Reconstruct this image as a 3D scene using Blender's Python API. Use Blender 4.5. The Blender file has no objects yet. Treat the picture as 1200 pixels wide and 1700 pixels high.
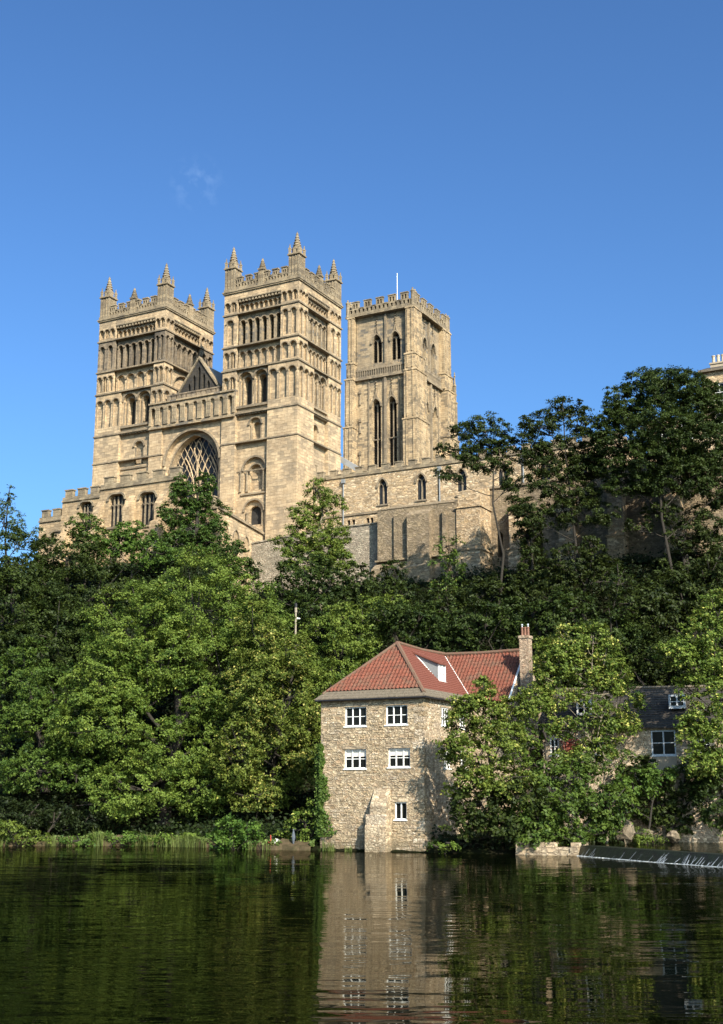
import bpy, math, random
import numpy as np
from mathutils import Vector
from mathutils.geometry import tessellate_polygon

SC = bpy.context.scene
COL = SC.collection
R = math.radians

# ------------------------------------------------------------------ camera, sky, sun, exposure
FPX, PITCH = 2100.0, 0.2227
cam_d = bpy.data.cameras.new('camera')
cam = bpy.data.objects.new('camera', cam_d); COL.objects.link(cam)
cam.location = (0, 0, 0); cam.rotation_euler = (math.pi / 2 + PITCH, 0, 0)
cam_d.sensor_fit = 'VERTICAL'; cam_d.sensor_height = 36; cam_d.sensor_width = 36
cam_d.lens = FPX / 1700 * 36; cam_d.clip_end = 6000; cam_d.clip_start = .1
SC.camera = cam

SUN_EL, SUN_AZ = R(34.2), R(155.2)          # azimuth clockwise from +Y
world = bpy.data.worlds.new('World'); SC.world = world; world.use_nodes = True
wn, wl = world.node_tree.nodes, world.node_tree.links
bg = wn['Background']
sky = wn.new('ShaderNodeTexSky'); sky.sky_type = 'NISHITA'; sky.sun_disc = False
sky.sun_elevation = SUN_EL; sky.sun_rotation = SUN_AZ
sky.air_density = 1.0; sky.dust_density = 3.0; sky.ozone_density = 3.0; sky.altitude = 0
tintn = wn.new('ShaderNodeMix'); tintn.data_type = 'RGBA'; tintn.blend_type = 'MULTIPLY'; tintn.inputs[0].default_value = 1
tintn.inputs[7].default_value = (.395, .555, .66, 1)            # the photograph's deeper, more saturated blue
wc = wn.new('ShaderNodeTexCoord'); wd = wn.new('ShaderNodeVectorMath'); wd.operation = 'DISTANCE'
wl.new(wc.outputs['Generated'], wd.inputs[0]); wd.inputs[1].default_value = Vector((-.124, .875, .452)).normalized()
wr_ = wn.new('ShaderNodeMapRange'); wl.new(wd.outputs['Value'], wr_.inputs[0]); wr_.inputs[1].default_value = .024; wr_.inputs[2].default_value = .004
wz = wn.new('ShaderNodeTexNoise'); wl.new(wc.outputs['Generated'], wz.inputs[0]); wz.inputs['Scale'].default_value = 110; wz.inputs['Detail'].default_value = 5
wm_ = wn.new('ShaderNodeMath'); wm_.operation = 'MULTIPLY'; wl.new(wr_.outputs[0], wm_.inputs[0]); wr2 = wn.new('ShaderNodeMapRange'); wl.new(wz.outputs['Fac'], wr2.inputs[0]); wr2.inputs[1].default_value = .48; wr2.inputs[2].default_value = .75; wl.new(wr2.outputs[0], wm_.inputs[1])
wm2 = wn.new('ShaderNodeMath'); wm2.operation = 'MULTIPLY'; wl.new(wm_.outputs[0], wm2.inputs[0]); wm2.inputs[1].default_value = .13
cl_ = wn.new('ShaderNodeMix'); cl_.data_type = 'RGBA'; wl.new(wm2.outputs[0], cl_.inputs[0]); cl_.inputs[7].default_value = (3.4, 4.6, 6.4, 1)   # one faint wisp of high cloud
gm_ = wn.new('ShaderNodeGamma'); gm_.inputs[1].default_value = 1.25; wl.new(sky.outputs[0], gm_.inputs[0]); wl.new(gm_.outputs[0], tintn.inputs[6]); wl.new(tintn.outputs[2], cl_.inputs[6]); wl.new(cl_.outputs[2], bg.inputs[0]); bg.inputs[1].default_value = 0.12
sun_d = bpy.data.lights.new('sun', 'SUN'); sun_d.energy = 5.0; sun_d.angle = R(.5); sun_d.color = (1, .9, .76)
sun = bpy.data.objects.new('sun', sun_d); COL.objects.link(sun)
sdir = Vector((math.sin(SUN_AZ) * math.cos(SUN_EL), math.cos(SUN_AZ) * math.cos(SUN_EL), math.sin(SUN_EL)))
sun.rotation_euler = sdir.to_track_quat('Z', 'Y').to_euler(); sun.location = sdir * 200
vs = SC.view_settings; vs.view_transform = 'Standard'; vs.look = 'None'; vs.gamma = 1; vs.exposure = 1.0
SC.cycles.max_bounces = 6; SC.cycles.diffuse_bounces = 3; SC.cycles.glossy_bounces = 3
SC.cycles.transmission_bounces = 3; SC.cycles.transparent_max_bounces = 6
SC.cycles.use_denoising = True

def pix(px, py, Y):
    """world point seen at photo pixel (px, py) at world depth Y"""
    a, b = (px - 600) / FPX, (850 - py) / FPX
    c, s = math.cos(PITCH), math.sin(PITCH)
    t = Y / (c - b * s)
    return np.array([a * t, Y, (s + b * c) * t])

# ------------------------------------------------------------------ materials
def new_mat(name):
    m = bpy.data.materials.new(name); m.use_nodes = True
    nt = m.node_tree; nt.nodes.clear()
    out = nt.nodes.new('ShaderNodeOutputMaterial')
    return m, nt, out

class N:
    """terse node helper"""
    def __init__(s, nt): s.nt = nt
    def __call__(s, typ, ins=None, **kw):
        n = s.nt.nodes.new('ShaderNode' + typ)
        for k, v in kw.items(): setattr(n, k, v)
        for k, v in (ins or {}).items():
            if isinstance(v, bpy.types.NodeSocket): s.nt.links.new(v, n.inputs[k])
            else: n.inputs[k].default_value = v
        return n
    def mix(s, f, a, b, mode='MIX'):
        n = s.nt.nodes.new('ShaderNodeMix'); n.data_type = 'RGBA'; n.blend_type = mode
        for k, v in ((0, f), (6, a), (7, b)):
            if isinstance(v, bpy.types.NodeSocket): s.nt.links.new(v, n.inputs[k])
            else: n.inputs[k].default_value = v
        return n.outputs[2]
    def ramp(s, f, stops):
        n = s.nt.nodes.new('ShaderNodeValToRGB'); cr = n.color_ramp
        while len(cr.elements) < len(stops): cr.elements.new(.5)
        for e, (p, c) in zip(cr.elements, stops):
            e.position = p; e.color = c if len(c) == 4 else (*c, 1)
        s.nt.links.new(f, n.inputs[0]); return n.outputs[0]
    def math(s, op, a, b=0.0, clamp=False):
        n = s.nt.nodes.new('ShaderNodeMath'); n.operation = op; n.use_clamp = clamp
        for k, v in ((0, a), (1, b)):
            if isinstance(v, bpy.types.NodeSocket): s.nt.links.new(v, n.inputs[k])
            else: n.inputs[k].default_value = v
        return n.outputs[0]

def c4(c): return (c[0], c[1], c[2], 1)

def ashlar(name, c1, c2, joint, bw=.75, bh=.32, stain=.35, staincol=(.09, .075, .055), bump=.5, warm=(.42, .27, .13), grime=.4):
    m, nt, out = new_mat(name); n = N(nt)
    tc = n('TexCoord'); geo = n('NewGeometry')
    nz = n('TexNoise', {'Vector': tc.outputs['UV'], 'Scale': 1.3, 'Detail': 2})
    off = n('VectorMath', {0: nz.outputs['Color'], 1: (.5, .5, .5)}, operation='SUBTRACT')
    off2 = n('VectorMath', {0: off.outputs[0], 'Scale': .06}, operation='SCALE')
    uv = n('VectorMath', {0: tc.outputs['UV'], 1: off2.outputs[0]}, operation='ADD')
    K = .76; c1, c2, joint, warm, staincol = [tuple(q * K for q in c) for c in (c1, c2, joint, warm, staincol)]
    br = n('TexBrick', {'Vector': uv.outputs[0], 'Color1': c4(c1), 'Color2': c4(c2), 'Mortar': c4(joint), 'Scale': 1.0,
                        'Mortar Size': .018, 'Mortar Smooth': .3, 'Bias': 0.0, 'Brick Width': bw, 'Row Height': bh})
    br.offset = .47; br.squash_frequency = 3; br.squash = .75
    # block to block variation
    n2 = n('TexNoise', {'Vector': geo.outputs['Position'], 'Scale': 1.6, 'Detail': 5, 'Roughness': .65})
    col = n.mix(n.ramp(n2.outputs['Fac'], [(.35, (0, 0, 0)), (.7, (1, 1, 1))]), br.outputs['Color'], c4(warm))
    col = n.mix(.6, br.outputs['Color'], col)
    n6 = n('TexNoise', {'Vector': geo.outputs['Position'], 'Scale': .55, 'Detail': 3})
    col = n.mix(.35, col, n.ramp(n6.outputs['Fac'], [(.3, (.22, .22, .24)), (.7, (.78, .76, .72))]), 'OVERLAY')
    b2 = n('TexBrick', {'Vector': uv.outputs[0], 'Color1': (0, 0, 0, 1), 'Color2': (1, 1, 1, 1), 'Mortar': (0, 0, 0, 1), 'Scale': 1.0, 'Mortar Size': .018, 'Brick Width': bw, 'Row Height': bh})
    b2.offset = .47; b2.squash_frequency = 3; b2.squash = .75
    ng = n('TexNoise', {'Vector': geo.outputs['Position'], 'Scale': .35, 'Detail': 3})
    gf = n.ramp(n.math('ADD', b2.outputs['Color'], n.math('MULTIPLY', n.math('SUBTRACT', ng.outputs['Fac'], .5), 2.4)), [(.62, (0, 0, 0)), (.9, (1, 1, 1))])
    col = n.mix(n.math('MULTIPLY', gf, grime), col, c4(tuple(q * 1.5 + .02 for q in staincol)))
    # soft weather stains, vertical run-off
    mp = n('Mapping', {'Vector': geo.outputs['Position'], 'Scale': (1.1, 1.1, .16)})
    n3 = n('TexNoise', {'Vector': mp.outputs[0], 'Scale': 1.0, 'Detail': 6, 'Roughness': .7})
    n4 = n('TexNoise', {'Vector': geo.outputs['Position'], 'Scale': .22, 'Detail': 4})
    sf = n.math('MULTIPLY', n.ramp(n3.outputs['Fac'], [(.45, (0, 0, 0)), (.75, (1, 1, 1))]), n.ramp(n4.outputs['Fac'], [(.35, (.25, .25, .25)), (.7, (1, 1, 1))]))
    sf = n.math('MULTIPLY', sf, stain, True)
    mpb = n('Mapping', {'Vector': geo.outputs['Position'], 'Scale': (2.6, 2.6, .3)})
    n7 = n('TexNoise', {'Vector': mpb.outputs[0], 'Scale': 1.0, 'Detail': 5, 'Roughness': .75})
    sf = n.math('MAXIMUM', sf, n.math('MULTIPLY', n.ramp(n7.outputs['Fac'], [(.56, (0, 0, 0)), (.72, (1, 1, 1))]), stain * .6, True))
    col = n.mix(sf, col, c4(staincol))
    mp5 = n('Mapping', {'Vector': tc.outputs['UV'], 'Scale': (1.5, 4.5, 1)})
    n5 = n('TexNoise', {'Vector': mp5.outputs[0], 'Scale': 1.2, 'Detail': 5, 'Roughness': .7})
    col = n.mix(.5, col, n.ramp(n5.outputs['Fac'], [(.3, (.25, .25, .25)), (.7, (.85, .85, .85))]), 'OVERLAY')
    h = n.math('ADD', n.math('MULTIPLY', br.outputs['Fac'], -1.0), n.math('MULTIPLY', n5.outputs['Fac'], 1.2))
    bp = n('Bump', {'Height': h, 'Strength': bump, 'Distance': .05})
    b = n('BsdfPrincipled', {'Base Color': col, 'Roughness': .92, 'Normal': bp.outputs[0]})
    b.inputs['Specular IOR Level'].default_value = .15
    nt.links.new(b.outputs[0], out.inputs[0]); return m

def rubble(name, cols, joint, sx=2.6, sz=5.2, bump=.8, stain=.3, damp=False):
    m, nt, out = new_mat(name); n = N(nt)
    tc = n('TexCoord'); geo = n('NewGeometry')
    nz = n('TexNoise', {'Vector': tc.outputs['UV'], 'Scale': 2.2, 'Detail': 3})
    off = n('VectorMath', {0: nz.outputs['Color'], 1: (.5, .5, .5)}, operation='SUBTRACT')
    off2 = n('VectorMath', {0: off.outputs[0], 'Scale': .22}, operation='SCALE')
    nzb = n('TexNoise', {'Vector': tc.outputs['UV'], 'Scale': .45, 'Detail': 2})
    uv = n('VectorMath', {0: tc.outputs['UV'], 1: off2.outputs[0]}, operation='ADD')
    mp0 = n('Mapping', {'Vector': uv.outputs[0], 'Scale': (sx, sz, 1)})
    sc_ = n('Mapping', {'Vector': uv.outputs[0], 'Scale': (sx * 1.7, sz * 1.45, 1)})
    sel = n.math('GREATER_THAN', nzb.outputs['Fac'], .5)
    mp = n('Mix', {0: sel}, data_type='VECTOR'); nt.links.new(mp0.outputs[0], mp.inputs[4]); nt.links.new(sc_.outputs[0], mp.inputs[5])
    mp = type('o', (), {'outputs': [mp.outputs[1]]})
    v1 = n('TexVoronoi', {'Vector': mp.outputs[0], 'Scale': 1.0, 'Randomness': .85})
    v2 = n('TexVoronoi', {'Vector': mp.outputs[0], 'Scale': 1.0, 'Randomness': .85}, feature='DISTANCE_TO_EDGE')
    sep = n('SeparateColor', {0: v1.outputs['Color']})
    K = .80; cols = [tuple(q * K for q in c) for c in cols]; joint = tuple(q * K for q in joint)
    k = len(cols)
    col = n.ramp(sep.outputs[0], [((i + .0) / k, c) for i, c in enumerate(cols)])
    bright = n('HueSaturation', {'Color': col, 'Value': n.math('ADD', n.math('MULTIPLY', sep.outputs[1], .6), .68)})
    n5 = n('TexNoise', {'Vector': geo.outputs['Position'], 'Scale': 7, 'Detail': 5, 'Roughness': .7})
    col = n.mix(.45, bright.outputs[0], n.ramp(n5.outputs['Fac'], [(.3, (.2, .2, .2)), (.7, (.85, .85, .85))]), 'OVERLAY')
    if damp: col = n('HueSaturation', {'Color': col, 'Value': n.math('ADD', n.math('MULTIPLY', geo.outputs['Random Per Island'], .5), .76), 'Saturation': n.math('ADD', n.math('MULTIPLY', geo.outputs['Random Per Island'], -.3), 1.02)}).outputs[0]
    edge = n.ramp(v2.outputs['Distance'], [(.015, (1, 1, 1)), (.09, (0, 0, 0))])
    col = n.mix(n.math('MULTIPLY', edge, .75), col, c4(joint))
    n4 = n('TexNoise', {'Vector': geo.outputs['Position'], 'Scale': .6, 'Detail': 6, 'Roughness': .65})
    col = n.mix(n.math('MULTIPLY', n.ramp(n4.outputs['Fac'], [(.5, (0, 0, 0)), (.72, (1, 1, 1))]), stain), col, (.12, .10, .075, 1))
    if damp:
        sp_ = n('SeparateXYZ', {0: geo.outputs['Position']}); zz = n.math('ADD', sp_.outputs[2], n.math('MULTIPLY', n4.outputs['Fac'], -1.6))
        col = n.mix(n.math('MULTIPLY', n.ramp(n.math('ADD', n.math('MULTIPLY', zz, .5), 2.15), [(.0, (1, 1, 1)), (.75, (0, 0, 0))]), .75), col, (.055, .05, .03, 1))
    h = n.math('ADD', n.math('ADD', n.math('MINIMUM', v2.outputs['Distance'], .2), n.math('MULTIPLY', sep.outputs[2], .35)), n.math('MULTIPLY', n5.outputs['Fac'], .35))
    bp = n('Bump', {'Height': h, 'Strength': bump, 'Distance': .14})
    b = n('BsdfPrincipled', {'Base Color': col, 'Roughness': .93, 'Normal': bp.outputs[0]})
    b.inputs['Specular IOR Level'].default_value = .12
    nt.links.new(b.outputs[0], out.inputs[0]); return m

def plain(name, col, rough=.7, var=.3, scale=3.0, spec=.3, bump=0.0, col2=None, metal=0):
    m, nt, out = new_mat(name); n = N(nt)
    geo = n('NewGeometry')
    nz = n('TexNoise', {'Vector': geo.outputs['Position'], 'Scale': scale, 'Detail': 6, 'Roughness': .65})
    c2 = col2 or tuple(x * (1 - var) for x in col)
    colr = n.mix(n.ramp(nz.outputs['Fac'], [(.35, (0, 0, 0)), (.68, (1, 1, 1))]), c4(col), c4(c2))
    b = n('BsdfPrincipled', {'Base Color': colr, 'Roughness': rough, 'Metallic': metal})
    b.inputs['Specular IOR Level'].default_value = spec
    if bump:
        bp = n('Bump', {'Height': nz.outputs['Fac'], 'Strength': bump, 'Distance': .1})
        nt.links.new(bp.outputs[0], b.inputs['Normal'])
    nt.links.new(b.outputs[0], out.inputs[0]); return m

def leafmat(name, dark, light, tip=None, transl=.24):
    """tint attribute: 0..1 per leaf, >1 = pale seed / young growth"""
    m, nt, out = new_mat(name); n = N(nt)
    at = n('Attribute', attribute_name='tint')
    oi = n('ObjectInfo')
    col = n.mix(n.math('MINIMUM', at.outputs['Fac'], 1.0), c4(dark), c4(light))
    if tip: col = n.mix(n.math('GREATER_THAN', at.outputs['Fac'], 1.5), col, c4(tip))
    hs = n('HueSaturation', {'Color': col, 'Hue': n.math('ADD', n.math('MULTIPLY', oi.outputs['Random'], .02), .484),
                             'Value': n.math('ADD', n.math('MULTIPLY', oi.outputs['Random'], .25), .87)})
    d = n('BsdfPrincipled', {'Base Color': hs.outputs[0], 'Roughness': .6})
    d.inputs['Specular IOR Level'].default_value = .22
    tr = n('HueSaturation', {'Color': hs.outputs[0], 'Value': 1.25, 'Hue': .485})
    t = n('BsdfTranslucent', {'Color': tr.outputs[0]})
    mx = n('MixShader', {0: transl, 1: d.outputs[0], 2: t.outputs[0]})
    nt.links.new(mx.outputs[0], out.inputs[0]); return m

M = {}
M['stone'] = ashlar('sandstone', (.58, .445, .28), (.44, .32, .19), (.25, .185, .115), stain=.7, staincol=(.14, .115, .08), bump=.4, warm=(.46, .33, .195), grime=.5)
M['stone_low'] = ashlar('sandstone_small', (.54, .41, .25), (.38, .27, .155), (.24, .175, .105), bw=.6, bh=.27, stain=.8, staincol=(.12, .10, .07), bump=.45, warm=(.45, .31, .17))
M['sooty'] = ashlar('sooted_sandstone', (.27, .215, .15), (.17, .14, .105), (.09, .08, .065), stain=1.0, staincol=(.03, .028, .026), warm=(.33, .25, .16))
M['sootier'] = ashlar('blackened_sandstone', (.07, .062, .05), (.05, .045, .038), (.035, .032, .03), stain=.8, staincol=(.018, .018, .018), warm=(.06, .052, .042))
M['grimy'] = ashlar('grimy_sandstone', (.36, .285, .185), (.25, .20, .14), (.2, .16, .1), bw=.8, bh=.36, stain=.8, staincol=(.085, .075, .06), warm=(.46, .34, .2), grime=.9)
M['weathered'] = ashlar('weathered_buff_stone', (.52, .40, .245), (.39, .29, .17), (.2, .15, .09), bw=.7, bh=.3, stain=.85, staincol=(.085, .07, .05), bump=.5, warm=(.44, .31, .175), grime=.7)
M['trim'] = ashlar('moulded_sandstone', (.35, .275, .18), (.25, .2, .135), (.17, .14, .095), bw=.9, bh=.5, stain=.9, warm=(.22, .17, .115))  # darker than the walls: soot and moulding shadow share this tone
M['parapet'] = ashlar('weathered_sandstone', (.33, .27, .18), (.25, .20, .135), (.16, .13, .09), bw=.7, bh=.4, stain=.8, staincol=(.05, .045, .036), warm=(.33, .25, .15))
M['range'] = rubble('coursed_rubble', [(.44, .31, .18), (.52, .38, .23), (.36, .27, .17), (.47, .33, .18), (.55, .43, .28)], (.30, .23, .15), sx=1.7, sz=4.4, stain=.35)
M['retaining'] = rubble('terrace_rubble', [(.30, .23, .145), (.25, .195, .125), (.32, .245, .15), (.22, .175, .115), (.29, .225, .15)], (.2, .155, .1), sx=2.2, sz=5.0, stain=.75)
M['terrace'] = rubble('grey_rubble', [(.38, .31, .23), (.33, .28, .21), (.41, .34, .25), (.30, .26, .19)], (.27, .23, .17), sx=2.4, sz=5.0, stain=.8)
M['mill'] = rubble('mill_rubble', [(.50, .385, .23), (.40, .30, .175), (.56, .445, .28), (.29, .22, .135), (.50, .375, .22), (.40, .27, .15), (.46, .36, .225)], (.24, .18, .11), sx=3.3, sz=6.8, stain=.45, bump=.7, damp=True)
M['quoin'] = rubble('quay_stone', [(.42, .33, .22), (.36, .27, .17), (.46, .37, .25)], (.22, .17, .12), sx=1.0, sz=2.6)
M['pantile'] = plain('red_pantile', (.185, .060, .034), .9, scale=3.0, col2=(.125, .068, .043), spec=.1)
def tilemat(name, ca, cb, cc, w, h):
    m, nt, out = new_mat(name); n = N(nt); tc = n('TexCoord'); geo = n('NewGeometry')
    br = n('TexBrick', {'Vector': tc.outputs['UV'], 'Color1': c4(ca), 'Color2': c4(cb), 'Mortar': c4(cb), 'Scale': 1.0, 'Mortar Size': .0, 'Brick Width': w, 'Row Height': h}); br.offset = 0
    n1 = n('TexNoise', {'Vector': geo.outputs['Position'], 'Scale': 1.1, 'Detail': 7, 'Roughness': .7}); n2 = n('TexNoise', {'Vector': geo.outputs['Position'], 'Scale': 11, 'Detail': 4})
    col = n.mix(n.ramp(n1.outputs['Fac'], [(.47, (0, 0, 0)), (.66, (.75, .75, .75))]), br.outputs['Color'], c4(cc))
    col = n.mix(.55, col, n.ramp(n2.outputs['Fac'], [(.3, (.2, .2, .2)), (.7, (.8, .8, .8))]), 'OVERLAY')
    b = n('BsdfPrincipled', {'Base Color': col, 'Roughness': .9}); b.inputs['Specular IOR Level'].default_value = .1
    nt.links.new(b.outputs[0], out.inputs[0]); return m
M['pantile'] = tilemat('red_pantile', (.160, .055, .035), (.115, .046, .032), (.10, .068, .047), .25, .24)
M['plaintile'] = plain('red_plain_tile', (.150, .053, .037), .88, scale=9, col2=(.125, .047, .034), spec=.12)
M['ridge'] = plain('ridge_tile', (.13, .062, .042), .85, scale=5, col2=(.115, .088, .058), spec=.2)
M['slate'] = plain('stone_slate', (.15, .12, .085), .9, scale=6, col2=(.10, .085, .06), bump=.5)
M['darkslate'] = plain('dark_slate', (.035, .03, .026), .85, scale=3, col2=(.06, .052, .042), bump=.3)
M['white'] = plain('white_paint', (.74, .74, .70), .5, var=.12)
M['bluewhite'] = plain('pale_paint', (.46, .50, .53), .5, var=.12)
M['lead'] = plain('lead_sheet', (.28, .28, .275), .7, var=.25, scale=1.5)
M['pipe'] = plain('lead_pipe', (.20, .21, .21), .5, var=.2)
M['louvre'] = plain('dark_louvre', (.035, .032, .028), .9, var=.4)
M['glass'] = plain('dark_glass', (.030, .033, .036), .25, var=.5, scale=5, spec=.25)
M['pane'] = plain('window_pane', (.010, .011, .010), .06, var=.3, scale=2, spec=.22)
M['blind'] = plain('blind_cloth', (.62, .58, .50), .8, var=.15)
M['brick'] = rubble('old_brick_and_stone', [(.36, .24, .16), (.44, .34, .23), (.32, .21, .14), (.48, .38, .27), (.38, .28, .19)], (.36, .29, .21), sx=3.4, sz=8, stain=.4)
M['pot'] = plain('terracotta', (.21, .105, .07), .8)
M['palepot'] = plain('buff_pot', (.44, .37, .27), .8)
M['render'] = plain('buff_render', (.38, .31, .22), .9, scale=1.5)
M['bark'] = plain('bark', (.024, .02, .015), .95, scale=6, bump=.5, col2=(.028, .024, .018))
M['palebark'] = plain('pale_bark', (.19, .16, .11), .95, scale=6, bump=.5, col2=(.1, .085, .06))
M['soil'] = plain('leaf_mould', (.012, .011, .007), 1.0, scale=1.2, col2=(.008, .011, .004), bump=.5, spec=0.0)  # darkened beyond plain leaf mould to stand for shade under the trees
M['bank'] = plain('earth_bank', (.085, .062, .038), 1.0, scale=2.0, col2=(.035, .034, .016), bump=.6, spec=0.0)
M['rock'] = plain('boulder_stone', (.22, .175, .125), .95, scale=2.5, col2=(.07, .06, .04), bump=.9, spec=.05)
M['red'] = plain('red_paint', (.42, .05, .04), .6)
M['grey'] = plain('grey_paint', (.085, .10, .12), .8)
M['timber'] = plain('weathered_timber', (.28, .24, .18), .9, scale=8)
M['black'] = plain('black_iron', (.02, .02, .022), .5)
M['wet'] = plain('wet_stone', (.010, .010, .008), .5, scale=3, col2=(.012, .018, .008), bump=.5)
M['foam'] = plain('white_water', (.34, .37, .39), .4, scale=8, col2=(.12, .14, .14))
M['creeper'] = leafmat('red_creeper', (.20, .05, .035), (.33, .11, .08))
M['leaf_dark'] = leafmat('dark_leaves', (.010, .021, .004), (.041, .062, .009), (.12, .14, .03))
M['leaf_mid'] = leafmat('mid_leaves', (.026, .062, .009), (.085, .142, .020), (.20, .22, .045))
M['leaf_light'] = leafmat('light_leaves', (.042, .079, .010), (.136, .185, .029), (.36, .36, .085))
M['leaf_shade'] = leafmat('shade_dark_leaves', (.006, .013, .003), (.020, .034, .006), (.05, .06, .02))  # foliage colour lowered to stand for deep shade under the canopy
M['leaf_fine'] = leafmat('conifer_leaves', (.018, .042, .007), (.065, .105, .015), (.08, .13, .03))
M['leaf_blue'] = leafmat('grey_leaves', (.03, .06, .025), (.075, .12, .05), (.12, .17, .06))
M['reed'] = leafmat('reed_blades', (.06, .10, .02), (.13, .17, .045), (.25, .22, .09))

def water_mat():
    m, nt, out = new_mat('river_water'); n = N(nt)
    geo = n('NewGeometry')
    mp = n('Mapping', {'Vector': geo.outputs['Position'], 'Scale': (.34, 1.05, 1)})
    a = n('TexNoise', {'Vector': mp.outputs[0], 'Scale': 1.3, 'Detail': 2.2, 'Roughness': .45})
    mp2 = n('Mapping', {'Vector': geo.outputs['Position'], 'Scale': (.10, .22, 1)})
    bq = n('TexNoise', {'Vector': mp2.outputs[0], 'Scale': 1.0, 'Detail': 2})
    mp3 = n('Mapping', {'Vector': geo.outputs['Position'], 'Scale': (1.0, 2.7, 1)})
    a3 = n('TexNoise', {'Vector': mp3.outputs[0], 'Scale': 1.0, 'Detail': 1.5})
    h = n.math('ADD', n.math('MULTIPLY', a.outputs['Fac'], n.math('ADD', n.math('MULTIPLY', n.ramp(bq.outputs['Fac'], [(.38, (0, 0, 0)), (.62, (1, 1, 1))]), .75), .18)), n.math('MULTIPLY', bq.outputs['Fac'], .4))
    h = n.math('ADD', h, n.math('MULTIPLY', n.math('MULTIPLY', a3.outputs['Fac'], n.ramp(bq.outputs['Fac'], [(.38, (.15, .15, .15)), (.6, (1, 1, 1))])), .34))
    bp = n('Bump', {'Height': h, 'Strength': 1.0, 'Distance': .022})
    fz = n('Fresnel', {'IOR': 1.33, 'Normal': bp.outputs[0]})
    d = n('BsdfDiffuse', {'Color': (.0011, .0018, .0006, 1)}); g_ = n('BsdfGlossy', {'Roughness': .015, 'Color': (1.0, .96, .87, 1), 'Normal': bp.outputs[0]})
    b = n('MixShader', {0: n.math('MULTIPLY', fz.outputs[0], .62), 1: d.outputs[0], 2: g_.outputs[0]})     # reflection dimmed and warm-tinted through the shader's own colour
    nt.links.new(b.outputs[0], out.inputs[0]); return m
M['water'] = water_mat()

# ------------------------------------------------------------------ mesh building
def fr(ox, oy, ax, ay, nx, ny): return (ox, oy, ax, ay, nx, ny)
def P(F, u, z, d): return (F[0] + F[2] * u + F[4] * d, F[1] + F[3] * u + F[5] * d, z)

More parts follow.
